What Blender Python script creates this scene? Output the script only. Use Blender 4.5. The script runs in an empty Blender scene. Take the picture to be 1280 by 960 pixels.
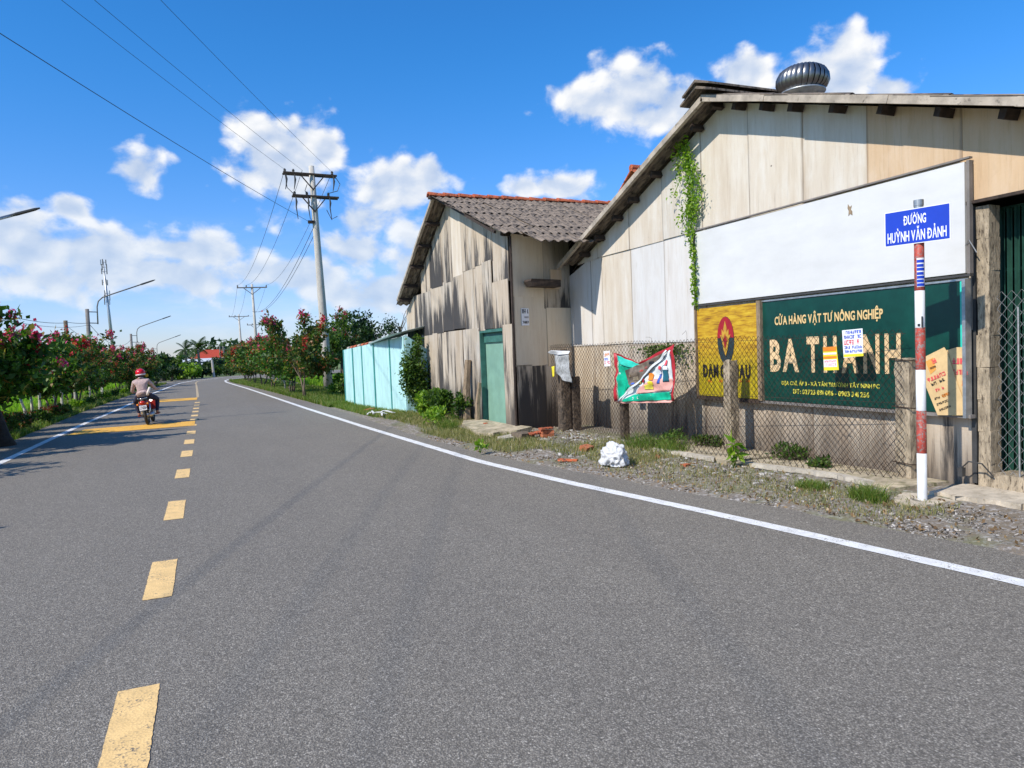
import bpy, math, random
import numpy as np
from math import sin, cos, tan, pi, radians, atan, atan2, asin, hypot, sqrt
from mathutils import Vector, Matrix
random.seed(7); RNG = np.random.default_rng(7)
sc = bpy.context.scene
col = sc.collection
# ---------------------------------------------------------------- camera (f in 1280-wide pixels, level 1.65 m above the road)
F, ROLL, CH = 900.0, radians(2.3), 1.65
_dx, _dy = 257 - 640, 480 - 452
_lx, _ly = cos(ROLL)*_dx + sin(ROLL)*_dy, -sin(ROLL)*_dx + cos(ROLL)*_dy
PITCH = atan(_ly/F); YAW = atan(-_lx*cos(PITCH)/F)
W3 = Vector((sin(YAW)*cos(PITCH), cos(YAW)*cos(PITCH), -sin(PITCH)))
r0 = Vector((cos(YAW), -sin(YAW), 0)); u0 = r0.cross(W3)
R3 = cos(ROLL)*r0 - sin(ROLL)*u0; U3 = sin(ROLL)*r0 + cos(ROLL)*u0
CP = Vector((0, 0, CH))
cam_d = bpy.data.cameras.new('camera'); cam = bpy.data.objects.new('camera', cam_d); col.objects.link(cam)
cam_d.sensor_fit = 'HORIZONTAL'; cam_d.sensor_width = 36; cam_d.lens = 36*F/1280; cam_d.clip_start = .05; cam_d.clip_end = 6000
m4 = Matrix((R3, U3, -W3)).transposed().to_4x4(); m4.translation = CP; cam.matrix_world = m4
sc.camera = cam
def ray(x, y):
    return (W3*F + R3*(x-640) + U3*(480-y)).normalized()
def G(x, y, z=0.0):                    # point of the ground seen at a photo pixel
    d = ray(x, y); return CP + d*((z-CH)/d.z)
def onX(x, y, X):                      # point of the plane X = const
    d = ray(x, y); return CP + d*(X/d.x)
def onY(x, y, Y):
    d = ray(x, y); return CP + d*(Y/d.y)
# ---------------------------------------------------------------- light
SUN = Vector((.89, .27, -.86)).normalized()          # travelling direction
sun_el = asin(-SUN.z); sun_az = atan2(-SUN.x, -SUN.y)  # azimuth from +Y clockwise
sd = bpy.data.lights.new('sun', 'SUN'); sd.energy = 4.5; sd.angle = radians(.6); sd.color = (1, .93, .83)
so = bpy.data.objects.new('sun', sd); col.objects.link(so); so.rotation_euler = SUN.to_track_quat('-Z', 'Y').to_euler()
so.location = (-20, -8, 25)
sc.view_settings.view_transform = 'Standard'; sc.view_settings.look = 'None'; sc.view_settings.gamma = 1
sc.view_settings.exposure = 0.2; sc.view_settings.use_curve_mapping = False
world = bpy.data.worlds.new('World'); sc.world = world; world.use_nodes = True
# ---------------------------------------------------------------- node helper
class NT:
    def __init__(s, nt): s.nt = nt; s.nt.nodes.clear()
    def n(s, t, **k):
        nd = s.nt.nodes.new(t)
        ins = k.pop('ins', {})
        for a, b in k.items(): setattr(nd, a, b)
        for a, b in ins.items(): s.set(nd, a, b)
        return nd
    def set(s, nd, a, b):
        sock = nd.inputs[a]
        if isinstance(b, bpy.types.NodeSocket): s.nt.links.new(b, sock)
        elif isinstance(b, bpy.types.Node): s.nt.links.new(b.outputs[0], sock)
        else:
            if isinstance(b, tuple) and len(b) == 3 and sock.type == 'RGBA': b = (*b, 1)
            sock.default_value = b
    def m(s, op, a, b=0.0, c=None, clamp=False):
        nd = s.n('ShaderNodeMath', operation=op, use_clamp=clamp); s.set(nd, 0, a); s.set(nd, 1, b)
        if c is not None: s.set(nd, 2, c)
        return nd.outputs[0]
    def vm(s, op, a, b=(0, 0, 0)):
        nd = s.n('ShaderNodeVectorMath', operation=op); s.set(nd, 0, a)
        if op == 'SCALE': s.set(nd, 'Scale', b)
        else: s.set(nd, 1, b)
        return nd.outputs['Value'] if op in ('LENGTH', 'DOT_PRODUCT') else nd.outputs[0]
    def mix(s, f, a, b, mode='MIX'):
        nd = s.n('ShaderNodeMix', data_type='RGBA', blend_type=mode)
        s.set(nd, 0, f); s.set(nd, 6, a); s.set(nd, 7, b); return nd.outputs[2]
    def noise(s, vec, scale=5, detail=4, rough=.55, dist=0.0, out='Fac'):
        nd = s.n('ShaderNodeTexNoise'); s.set(nd, 'Vector', vec); s.set(nd, 'Scale', scale); s.set(nd, 'Detail', detail)
        s.set(nd, 'Roughness', rough); s.set(nd, 'Distortion', dist); return nd.outputs[0 if out == 'Fac' else 1]
    def ramp(s, f, lo, hi, a=0.0, b=1.0, smooth=True):
        nd = s.n('ShaderNodeMapRange', interpolation_type='SMOOTHSTEP' if smooth else 'LINEAR')
        s.set(nd, 0, f); s.set(nd, 1, lo); s.set(nd, 2, hi); s.set(nd, 3, a); s.set(nd, 4, b); return nd.outputs[0]
    def cr(s, f, stops):
        nd = s.n('ShaderNodeValToRGB'); s.set(nd, 0, f); e = nd.color_ramp.elements
        while len(e) < len(stops): e.new(.5)
        for i, (p, c) in enumerate(stops): e[i].position = p; e[i].color = (*c, 1)
        return nd.outputs[0]
    def mapv(s, v, scale=(1, 1, 1), loc=(0, 0, 0)):
        nd = s.n('ShaderNodeMapping'); s.set(nd, 0, v); s.set(nd, 'Scale', scale); s.set(nd, 'Location', loc); return nd.outputs[0]
# ---------------------------------------------------------------- sky with cumulus
def build_sky():
    t = NT(world.node_tree)
    tc = t.n('ShaderNodeTexCoord').outputs['Generated']
    sky = t.n('ShaderNodeTexSky', sky_type='NISHITA', sun_disc=False, sun_elevation=sun_el, sun_rotation=sun_az,
              altitude=0, air_density=1.0, dust_density=.35, ozone_density=2.2)
    sep = t.n('ShaderNodeSeparateXYZ', ins={0: tc})
    az = t.m('ARCTAN2', sep.outputs[0], sep.outputs[1]); el = t.m('ARCSINE', sep.outputs[2])
    hs = t.n('ShaderNodeHueSaturation', ins={'Saturation': 1.22, 'Value': 1.0, 'Color': sky.outputs[0]})
    base = t.mix(t.ramp(el, 0.0, .42), (1.0, 1.09, 1.62), (.50, 1.24, 1.72)); 
    base = t.mix(1.0, hs.outputs[0], base, 'MULTIPLY')
    uv = t.n('ShaderNodeCombineXYZ', ins={0: az, 1: el}).outputs[0]
    wn = t.noise(t.mapv(uv, (9, 9, 9)), 1, 3, .5, out='Color')
    uvw = t.vm('ADD', uv, t.vm('SCALE', t.vm('SUBTRACT', wn, (.5, .5, .5)), .035))
    P = [(350,196,76,62),(408,180,24,22),(330,180,40,30),(170,210,34,24),(85,262,22,18),
         (500,238,66,42),(535,222,30,30),(450,270,50,38),(440,310,60,36),(520,330,40,60),(560,300,40,60),
         (115,318,66,38),(245,315,80,34),(25,300,52,50),(180,345,170,34),(345,345,110,26),(460,365,80,36),
         (800,118,70,52),(735,135,66,26),(850,135,60,40),(800,95,34,22),(930,100,40,28),
         (1050,92,58,46),(1108,110,40,22),(1000,114,42,26),
         (700,228,48,20),(655,236,26,14)]
    B = []
    for x, y, a, b in P:
        d = ray(x, y); k = 1/F
        B.append((atan2(d.x, d.y), asin(d.z), a*k*1.02, b*k*1.02))
    rr = random.Random(3)                                # the same kind of sky goes on all round
    for i in range(16):
        a0 = 1.35 + i*(2*pi-1.85)/15
        if a0 > pi: a0 -= 2*pi
        B.append((a0, rr.uniform(.1, .42), rr.uniform(.05, .12), rr.uniform(.03, .06)))
        B.append((a0+.05, rr.uniform(.06, .14), rr.uniform(.09, .18), rr.uniform(.02, .05)))
    acc = None; vac = None
    for a0, e0, ra, re in B:
        q = t.vm('MULTIPLY', t.vm('SUBTRACT', uvw, (a0, e0, 0)), (1/ra, 1/re, 0))
        l = t.vm('LENGTH', q)
        v = t.m('SUBTRACT', 1.0, l)
        acc = v if acc is None else t.n('ShaderNodeMath', operation='SMOOTH_MAX', ins={0: acc, 1: v, 2: .35}).outputs[0]
    acc = t.m('MAXIMUM', acc, -1.2)
    def fb(off):
        v = t.mapv(uvw, (1, 1.35, 1), off)
        a = t.noise(v, 14, 7, .58); b = t.n('ShaderNodeTexVoronoi', feature='SMOOTH_F1', ins={'Vector': v, 'Scale': 34.0, 'Smoothness': .6}).outputs[0]
        return t.m('SUBTRACT', t.m('MULTIPLY', t.m('SUBTRACT', a, .5), 2.1), t.m('MULTIPLY', t.m('SUBTRACT', b, .4), .75))
    n0 = fb((0, 0, 0)); n1 = fb((.012, -.016, 0))
    dens = t.m('ADD', acc, n0)
    a = t.ramp(dens, -.10, .48)
    lowband = t.m('MULTIPLY', t.ramp(el, .20, .03), t.ramp(t.noise(t.mapv(uv, (5, 22, 1)), 1, 6, .6), .42, .68))
    a = t.m('MAXIMUM', a, t.m('MULTIPLY', lowband, .55))
    # light side up-left, soft grey-blue below
    d1 = t.m('SUBTRACT', n0, n1)
    lit = t.m('ADD', t.m('MULTIPLY', d1, .80), t.m('SUBTRACT', .80, t.m('MULTIPLY', t.ramp(acc, .1, .75), .42)), clamp=True)
    lit = t.m('ADD', t.m('MULTIPLY', lit, 1.0), 0.0, clamp=True)
    cc = t.cr(lit, [(0, (4.4, 5.4, 7.2)), (.42, (5.9, 6.6, 7.8)), (.78, (7.9, 8.1, 8.4)), (1, (9.0, 9.0, 9.0))])
    haze = t.ramp(el, .30, .02, 0, .5)
    cc = t.mix(haze, cc, (4.6, 6.0, 8.0))
    out = t.mix(t.m('MULTIPLY', a, .96), base, cc)
    world.cycles.sampling_method = 'MANUAL'; world.cycles.sample_map_resolution = 512
    bg = t.n('ShaderNodeBackground', ins={'Color': out, 'Strength': .1})
    t.n('ShaderNodeOutputWorld', ins={'Surface': bg})
build_sky()
# ---------------------------------------------------------------- materials
def mat(name, color=(.5, .5, .5), rough=.8, metal=0.0, spec=.5, var=.15, scale=6.0, bump=0.0, bscale=40.0, fn=None, grime=None, stretch=(1, 1, 1)):
    m = bpy.data.materials.new(name); m.use_nodes = True; t = NT(m.node_tree)
    tc = t.n('ShaderNodeTexCoord'); ob = tc.outputs['Object']
    p = t.n('ShaderNodeBsdfPrincipled', ins={'Roughness': rough, 'Metallic': metal, 'Specular IOR Level': spec})
    v = t.mapv(ob, stretch)
    n = t.noise(v, scale, 6, .6)
    c = t.mix(t.ramp(n, .3, .7), tuple(x*(1-var) for x in color), tuple(min(1, x*(1+var)) for x in color))
    if grime:
        gc, lo, hi = grime; g = t.noise(t.mapv(ob, stretch, (3, 5, 7)), scale*2.3, 8, .68)
        c = t.mix(t.ramp(g, lo, hi), c, gc)
    h = t.noise(v, bscale, 5, .6) if bump else None
    if fn:
        r = fn(t, tc, c, p, h)
        if r is not None: c = r
    t.set(p, 'Base Color', c)
    if bump:
        b = t.n('ShaderNodeBump', ins={'Strength': 1.0, 'Distance': bump, 'Height': h}); t.set(p, 'Normal', b)
    t.n('ShaderNodeOutputMaterial', ins={'Surface': p})
    m.cycles.displacement_method = 'BUMP'
    return m
def leafmat(name, stops, trans=.35, rough=.5):
    m = bpy.data.materials.new(name); m.use_nodes = True; t = NT(m.node_tree)
    g = t.n('ShaderNodeNewGeometry')
    c = t.cr(g.outputs['Random Per Island'], stops)
    p = t.n('ShaderNodeBsdfPrincipled', ins={'Base Color': c, 'Roughness': rough, 'Specular IOR Level': .35})
    tr = t.n('ShaderNodeBsdfTranslucent', ins={'Color': t.mix(1.0, c, (1.3, 1.5, .5), 'MULTIPLY')})
    mx = t.n('ShaderNodeMixShader', ins={0: trans, 1: p.outputs[0], 2: tr.outputs[0]})
    t.n('ShaderNodeOutputMaterial', ins={'Surface': mx}); return m
M = {}
def f_asphalt(t, tc, c, p, h):
    ob = tc.outputs['Object']
    vo = t.n('ShaderNodeTexVoronoi', ins={'Vector': ob, 'Scale': 125.0}); v2 = t.n('ShaderNodeTexVoronoi', ins={'Vector': ob, 'Scale': 85.0})
    sepc = t.n('ShaderNodeSeparateXYZ', ins={0: vo.outputs['Color']}).outputs[0]
    sep2 = t.n('ShaderNodeSeparateXYZ', ins={0: v2.outputs['Color']}).outputs[1]
    agg = t.m('ADD', t.m('MULTIPLY', sepc, .6), t.m('MULTIPLY', sep2, .4))
    gap = t.ramp(vo.outputs['Distance'], .25, .75)
    big = t.noise(t.mapv(ob, (1, .35, 1)), .9, 5, .6); mid = t.noise(ob, 7, 5, .7)
    a = t.cr(agg, [(0, (.108, .094, .074)), (.45, (.228, .20, .160)), (.8, (.352, .315, .255)), (1, (.59, .53, .44))])
    a = t.mix(t.m('MULTIPLY', gap, .6), a, (.075, .067, .056))
    a = t.mix(1.0, a, t.cr(t.m('ADD', t.m('MULTIPLY', big, .6), t.m('MULTIPLY', mid, .4)), [(.3, (.90, .90, .91)), (.7, (1.10, 1.10, 1.09))]), 'MULTIPLY')
    # worn wheel tracks and oil drips
    x = t.n('ShaderNodeSeparateXYZ', ins={0: ob}).outputs[0]
    st = t.noise(t.mapv(ob, (2.6, .12, 1)), 1, 4, .5)
    a = t.mix(t.ramp(st, .48, .7, 0, .05), a, (.27, .245, .205))
    sp = t.noise(ob, 3.1, 3, .5); a = t.mix(t.ramp(sp, .68, .76, 0, .2), a, (.10, .092, .08))
    hh = t.m('ADD', t.m('MULTIPLY', t.m('SUBTRACT', 1.0, gap), .7), t.m('MULTIPLY', agg, .5))
    b = t.n('ShaderNodeBump', ins={'Strength': .7, 'Distance': .004, 'Height': hh}); t.set(p, 'Normal', b)
    return a
M['asphalt'] = mat('asphalt', rough=.88, fn=f_asphalt)
def f_paint(t, tc, c, p, h):
    ob = tc.outputs['Object']
    vo = t.n('ShaderNodeTexVoronoi', ins={'Vector': ob, 'Scale': 80.0})
    n = t.noise(ob, 22, 8, .75); n2 = t.noise(ob, 4, 3, .6)
    w = t.m('ADD', n, t.m('MULTIPLY', t.m('SUBTRACT', n2, .5), .35))
    hole = t.m('MAXIMUM', t.ramp(w, .60, .66), t.m('MULTIPLY', t.ramp(vo.outputs['Distance'], .62, .80), t.ramp(n2, .42, .62, .15, .75)))
    b = t.n('ShaderNodeBump', ins={'Strength': .5, 'Distance': .003, 'Height': vo.outputs['Distance']}); t.set(p, 'Normal', b)
    return t.mix(hole, c, (.14, .125, .10))
M['faded_yellow'] = mat('faded_yellow_paint', (.48, .37, .22), .8, var=.15, scale=9, fn=f_paint)
M['yellow_paint'] = mat('yellow_paint', (.80, .53, .215), .75, var=.1, scale=9, fn=f_paint)
M['orange_paint'] = mat('orange_paint', (.80, .42, .05), .75, var=.12, scale=9, fn=f_paint)
M['white_paint'] = mat('white_road_paint', (.74, .73, .70), .75, var=.1, scale=9, fn=f_paint)
def f_verge(t, tc, c, p, h):
    ob = tc.outputs['Object']
    n = t.noise(ob, 1.3, 7, .65); n2 = t.noise(ob, 14, 6, .7)
    vo = t.n('ShaderNodeTexVoronoi', ins={'Vector': ob, 'Scale': 34.0})
    s = t.n('ShaderNodeSeparateXYZ', ins={0: vo.outputs['Color']}).outputs[0]
    peb = t.cr(s, [(0, (.13, .115, .10)), (.5, (.26, .235, .205)), (1, (.46, .43, .40))])
    d = t.mix(t.ramp(n2, .4, .62), (.19, .15, .105), peb)
    return t.mix(t.ramp(n, .46, .62, 0, .55), d, (.15, .16, .06))
M['verge'] = mat('verge_dirt', rough=.95, bump=.012, bscale=38, fn=f_verge)
def f_field(t, tc, c, p, h):
    ob = tc.outputs['Object']
    n = t.noise(ob, .05, 5, .6); n2 = t.noise(t.mapv(ob, (1, .5, 1)), 1.8, 6, .7)
    c = t.cr(n2, [(.3, (.115, .225, .018)), (.7, (.22, .40, .035))])
    return t.mix(t.ramp(n, .5, .7, 0, .5), c, (.27, .38, .06))
M['field'] = mat('rice_field', rough=.9, bump=.1, bscale=5, fn=f_field)
def f_ground(t, tc, c, p, h):
    ob = tc.outputs['Object']; n = t.noise(ob, .3, 6, .7)
    return t.cr(n, [(.35, (.10, .16, .035)), (.6, (.16, .20, .06)), (.75, (.2, .17, .10))])
M['ground'] = mat('ground_grass', rough=.95, bump=.05, bscale=3, fn=f_ground)
def f_sheet(dark, tint):
    def f(t, tc, c, p, h):
        ob = tc.outputs['Object']; gen = tc.outputs['Generated']
        rnd = t.n('ShaderNodeObjectInfo').outputs['Random']
        off = t.n('ShaderNodeCombineXYZ', ins={0: t.m('MULTIPLY', rnd, 91.0), 1: t.m('MULTIPLY', rnd, 37.0), 2: 0.0}).outputs[0]
        pos = t.vm('ADD', ob, off)
        gz = t.n('ShaderNodeSeparateXYZ', ins={0: gen}).outputs[2]
        oz = t.n('ShaderNodeSeparateXYZ', ins={0: ob}).outputs[2]
        base = t.cr(t.noise(t.mapv(pos, (2.2, 2.2, .35)), 2.2, 7, .62), [(.25, tint[0]), (.5, tint[1]), (.75, tint[2])])
        base = t.mix(1.0, base, t.cr(rnd, [(0, (1.08, 1.06, 1.04)), (.35, (.96, .94, .92)), (.7, (1.05, 1.0, .93)), (1, (.9, .92, .95))]), 'MULTIPLY')
        streak = t.noise(t.mapv(pos, (9, 9, .55)), 1.6, 8, .72)
        fine = t.noise(t.mapv(pos, (60, 60, 2.2)), 1.0, 4, .6)
        base = t.mix(t.ramp(streak, .52, .72, 0, .55), base, tint[3])
        base = t.mix(t.ramp(fine, .55, .75, 0, .28), base, (.20, .15, .10))
        blot = t.noise(t.mapv(pos, (3.5, 3.5, 1.6)), 1.0, 7, .7)
        base = t.mix(t.ramp(blot, .50, .72, 0, .45), base, tint[2]); base = t.mix(t.ramp(blot, .46, .28, 0, .35), base, tint[0])
        # rain-borne mould in tall patches, heavier towards each sheet's lower edge
        patch = t.noise(t.mapv(pos, (2.6, 2.6, .45)), 1.0, 5, .55)
        w = t.m('ADD', t.m('MULTIPLY', t.m('SUBTRACT', patch, .5), 2.2), t.m('MULTIPLY', t.m('SUBTRACT', streak, .5), 1.25))
        w = t.m('ADD', t.m('ADD', w, .5), t.m('MULTIPLY', t.m('SUBTRACT', .45, gz), .55 if dark > .1 else .25))
        lo = .98-dark*.67
        w = t.m('ADD', w, t.m('MULTIPLY', t.m('SUBTRACT', t.noise(t.mapv(pos, (34, 34, 1.6)), 1.0, 5, .7), .5), .7))
        base = t.mix(t.m('MULTIPLY', t.ramp(w, lo-.02, lo+.36), .95 if dark > .1 else .45), base, (.030, .029, .030) if dark > .1 else (.16, .12, .085))
        # splash-back and moss above the ground
        base = t.mix(t.m('MULTIPLY', t.ramp(t.m('ADD', oz, t.m('MULTIPLY', t.m('SUBTRACT', patch, .5), 1.5)), .9, .05), .72), base, (.07, .055, .042))
        gy = t.n('ShaderNodeSeparateXYZ', ins={0: gen}).outputs[1]
        ed = t.m('ADD', t.m('ABSOLUTE', t.m('SUBTRACT', gy, .5)), t.m('MULTIPLY', t.m('SUBTRACT', streak, .5), .06))
        base = t.mix(t.ramp(ed, .465, .495, 0, .55), base, (.16, .115, .08))
        # nail heads leave rust runs
        nv = t.n('ShaderNodeTexVoronoi', ins={'Vector': t.mapv(pos, (1.9, 1.9, 2.6)), 'Scale': 1.0, 'Randomness': .55})
        base = t.mix(t.ramp(nv.outputs['Distance'], .034, .02, 0, .85), base, (.06, .04, .03))
        return base
    return f
TB = ((.53, .45, .35), (.61, .55, .46), (.68, .65, .59), (.46, .36, .26))
TG = ((.40, .32, .23), (.50, .42, .32), (.58, .53, .45), (.22, .18, .14))
TD = ((.38, .32, .24), (.50, .43, .34), (.60, .55, .47), (.16, .135, .11))
TW = ((.56, .52, .47), (.63, .61, .58), (.68, .67, .65), (.50, .42, .33))
TP = ((.60, .50, .37), (.67, .58, .44), (.71, .63, .50), (.54, .42, .30))
TO = ((.52, .36, .22), (.58, .43, .28), (.63, .50, .37), (.44, .28, .15))
M['sheet'] = mat('cement_sheet_cream', rough=.85, bump=.002, bscale=30, fn=f_sheet(.0, TB))
M['sheet_tan'] = mat('cement_sheet_tan', rough=.85, bump=.002, bscale=30, fn=f_sheet(.0, TO))
M['sheet_dark'] = mat('cement_sheet_mouldy', rough=.88, bump=.003, bscale=26, fn=f_sheet(1.12, TD))
TL = ((.40, .30, .21), (.52, .43, .33), (.60, .53, .43), (.25, .18, .12))
M['sheet_low'] = mat('cement_sheet_splashed', rough=.88, bump=.003, bscale=26, fn=f_sheet(.36, TL))
M['sheet_white'] = mat('cement_sheet_white', rough=.85, bump=.002, bscale=30, fn=f_sheet(.0, TW))
M['sheet_mid'] = mat('cement_sheet_stained', rough=.88, bump=.003, bscale=26, fn=f_sheet(.72, TG))
M['sheet_plain'] = mat('cement_sheet_plain', rough=.85, bump=.002, bscale=26, fn=f_sheet(.02, TP))
M['roof'] = mat('fibre_cement_roof', (.21, .165, .125), .95, var=.4, scale=3.0, bump=.006, bscale=45, grime=((.055, .045, .038), .46, .62), stretch=(3, .6, 1))
M['roof_edge'] = mat('roof_sheet_edge', (.40, .34, .27), .9, var=.25, scale=5, bump=.003, grime=((.12, .10, .08), .55, .7))
M['tile'] = mat('terracotta', (.50, .12, .045), .85, var=.35, scale=9, bump=.004, grime=((.09, .05, .035), .5, .62))
M['wood_dark'] = mat('old_dark_timber', (.045, .03, .022), .9, var=.4, scale=12, bump=.004)
M['wood_old'] = mat('old_timber', (.26, .19, .12), .9, var=.35, scale=10, bump=.004, stretch=(3, 3, .5), grime=((.07, .05, .035), .52, .7))
M['conc_post'] = mat('weathered_concrete_post', (.36, .29, .20), .95, var=.35, scale=9, bump=.012, bscale=28, grime=((.10, .075, .05), .5, .66), stretch=(2, 2, .6))
M['dark_post'] = mat('mossy_dark_post', (.11, .08, .055), .95, var=.45, scale=8, bump=.014, bscale=24, grime=((.035, .028, .022), .48, .62))
M['concrete'] = mat('concrete', (.50, .43, .33), .95, var=.2, scale=5, bump=.006, bscale=30, grime=((.28, .23, .16), .5, .72))
M['kerb'] = mat('kerb_concrete', (.42, .35, .24), .95, var=.3, scale=4, bump=.012, bscale=18, grime=((.15, .14, .06), .48, .68))
M['pole_conc'] = mat('pole_concrete', (.50, .46, .40), .9, var=.18, scale=4, bump=.004, bscale=60, grime=((.2, .17, .14), .58, .75), stretch=(2, 2, .4))
M['pole_dark'] = mat('pole_grey', (.20, .18, .165), .9, var=.2, scale=4)
M['steel_dark'] = mat('dark_steel', (.07, .068, .066), .6, metal=.3, var=.2)
M['galv'] = mat('galvanised_steel', (.42, .44, .45), .45, metal=.7, var=.2, scale=12)
M['wire'] = mat('rusty_wire', (.06, .038, .026), .75, metal=.3, var=.4, scale=30)
M['wire_grey'] = mat('grey_wire', (.38, .38, .37), .5, metal=.6, var=.2, scale=30)
M['cable'] = mat('cable_black', (.035, .035, .04), .6)
M['door'] = mat('green_door', (.20, .36, .27), .6, var=.10, scale=3, grime=((.13, .26, .19), .6, .85))
M['door_dark'] = mat('green_frame', (.04, .14, .11), .6, var=.2)
def f_white(t, tc, c, p, h):
    ob = tc.outputs['Object']; n = t.noise(t.mapv(ob, (1, 1.2, 3.5)), 1.1, 6, .6); n2 = t.noise(t.mapv(ob, (30, 30, 1.5)), 1, 4, .6)
    c = t.cr(n, [(.3, (.60, .595, .575)), (.7, (.69, .685, .665))])
    return t.mix(t.ramp(n2, .6, .8, 0, .18), c, (.5, .47, .42))
M['board_white'] = mat('white_board', rough=.5, fn=f_white, bump=.004, bscale=2.0)
def f_greenboard(t, tc, c, p, h):
    ob = tc.outputs['Object']; n = t.noise(ob, 2.2, 7, .7); s = t.noise(ob, 7, 8, .8)
    c = t.cr(n, [(.3, (.002, .030, .023)), (.7, (.005, .068, .050))])
    return t.mix(t.ramp(s, .64, .72, 0, .35), c, (.05, .22, .2))
M['board_green'] = mat('green_board', rough=.3, fn=f_greenboard)
def f_yellowboard(t, tc, c, p, h):
    ob = tc.outputs['Object']; n = t.noise(t.mapv(ob, (1, 1, 7)), 3.2, 7, .65, .4)
    z = t.n('ShaderNodeSeparateXYZ', ins={0: ob}).outputs[2]
    top = t.cr(n, [(.32, (.22, .085, .008)), (.5, (.52, .29, .012)), (.7, (.68, .46, .03))])
    low = t.cr(t.noise(t.mapv(ob, (1, 14, 1)), 3, 5, .6), [(.3, (.16, .14, .01)), (.55, (.46, .35, .010)), (.8, (.62, .50, .02))])
    return t.mix(t.ramp(t.m('ADD', z, t.m('MULTIPLY', n, .3)), .45, 1.0), low, top)
M['board_yellow'] = mat('yellow_print', rough=.5, fn=f_yellowboard)
def plain(n, c, r=.7, **k): M[n] = mat(n, c, r, **k)
plain('gold_letters', (.72, .50, .22), .5, var=.1); plain('white_letters', (.82, .82, .82), .5, var=.03)
plain('cream_letters', (.74, .52, .28), .55, var=.12, scale=8)
plain('lime_letters', (.70, .62, .08), .5, var=.2, scale=14)
plain('black', (.012, .012, .014), .5); plain('rubber', (.02, .02, .021), .8)
plain('sign_blue', (.008, .045, .46), .35, var=.06); plain('sign_red', (.36, .05, .03), .6, var=.3, scale=16, grime=((.22, .18, .16), .50, .60))
plain('pole_white', (.68, .68, .67), .6, var=.06, scale=10, grime=((.2, .19, .19), .66, .74))
plain('logo_red', (.34, .012, .02), .5); plain('logo_navy', (.02, .035, .04), .5); plain('logo_gold', (.50, .28, .03), .5)
plain('paper_white', (.80, .80, .82), .8, var=.05); plain('paper_yellow', (.80, .66, .03), .8); plain('ink_red', (.72, .07, .09), .8); plain('ink_orange', (.78, .24, .02), .8)
plain('ink_blue', (.06, .12, .55), .8); plain('ink_pink', (.70, .35, .38), .8, var=.25, scale=30)
plain('carton', (.66, .46, .22), .85, var=.12, grime=((.45, .27, .12), .6, .75)); plain('carton_orange', (.72, .33, .07), .85, var=.1)
plain('banner_green', (.0, .38, .22), .5, var=.3, scale=7); plain('banner_red', (.42, .02, .03), .5, var=.2); plain('banner_white', (.66, .70, .70), .55, var=.12, scale=8)
plain('banner_grey', (.15, .115, .085), .6, var=.5, scale=9); plain('banner_pink', (.72, .36, .30), .6, var=.15)
plain('banner_cyan', (.03, .55, .42), .5, var=.15); plain('bottle_blue', (.04, .10, .45), .4); plain('bottle_teal', (.02, .14, .20), .4)
plain('sack_white', (.60, .60, .60), .6, var=.08, bump=.004, bscale=30)
plain('sack_grey', (.34, .345, .34), .75, var=.3, scale=22)
plain('mesh_grey', (.42, .43, .44), .6, var=.2)
M['teal_wall'] = mat('teal_paint', (.44, .70, .68), .55, var=.10, scale=3, stretch=(2, 2, .5), bump=.02, bscale=1.4, grime=((.27, .42, .38), .58, .74))
plain('teal_dark', (.08, .36, .32), .6, var=.15); plain('tin_roof', (.42, .50, .46), .55, metal=.25, var=.2)
plain('far_red_roof', (.42, .05, .02), .8, var=.2); plain('far_wall', (.55, .58, .60), .8); plain('far_glass', (.05, .07, .09), .2)
M['bark'] = mat('bark', (.15, .115, .08), .95, var=.35, scale=14, bump=.01, bscale=30, stretch=(2, 2, .6))
M['bark_dark'] = mat('bark_dark', (.035, .028, .022), .95, var=.4, scale=10, bump=.02, bscale=16)
M['bark_pale'] = mat('whitewashed_bark', (.48, .44, .36), .95, var=.3, scale=12, bump=.006)
M['palm_trunk'] = mat('palm_trunk', (.24, .2, .16), .95, var=.3)
plain('skin', (.38, .19, .12), .6); plain('shirt', (.50, .36, .33), .9, var=.18, scale=9, bump=.03, bscale=9); plain('trousers', (.018, .018, .045), .85, var=.3)
plain('helmet_red', (.60, .01, .02), .2); plain('helmet_trim', (.70, .62, .60), .4); plain('visor_yellow', (.75, .50, .04), .4)
plain('bike_red', (.35, .025, .015), .3); plain('lamp_red', (.45, .02, .01), .2); plain('chrome', (.6, .6, .6), .2, metal=.9); plain('sandal', (.30, .04, .03), .7)
plain('glove_pale', (.72, .62, .54), .8); plain('hair', (.015, .012, .01), .6)
G1 = [(0, (.02, .055, .010)), (.45, (.05, .11, .016)), (.8, (.10, .18, .025)), (1, (.20, .26, .05))]
M['leaf_shrub'] = leafmat('shrub_leaf', [(0, (.016, .055, .010)), (.5, (.05, .13, .018)), (.88, (.13, .25, .03)), (.95, (.30, .14, .04)), (1, (.42, .38, .08))])
M['leaf_red'] = leafmat('reddish_leaf', [(0, (.025, .06, .014)), (.62, (.075, .15, .025)), (.82, (.17, .17, .04)), (1, (.42, .12, .06))])
M['leaf_green'] = leafmat('green_leaf', G1)
M['leaf_bright'] = leafmat('bright_leaf', [(0, (.07, .16, .012)), (.5, (.16, .30, .02)), (1, (.34, .46, .05))])
M['leaf_dark'] = leafmat('dark_leaf', [(0, (.008, .022, .007)), (.6, (.022, .055, .014)), (1, (.05, .10, .02))], .25)
M['leaf_far'] = leafmat('far_leaf', [(0, (.02, .045, .015)), (.6, (.045, .085, .022)), (1, (.10, .14, .04))], .25)
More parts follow.
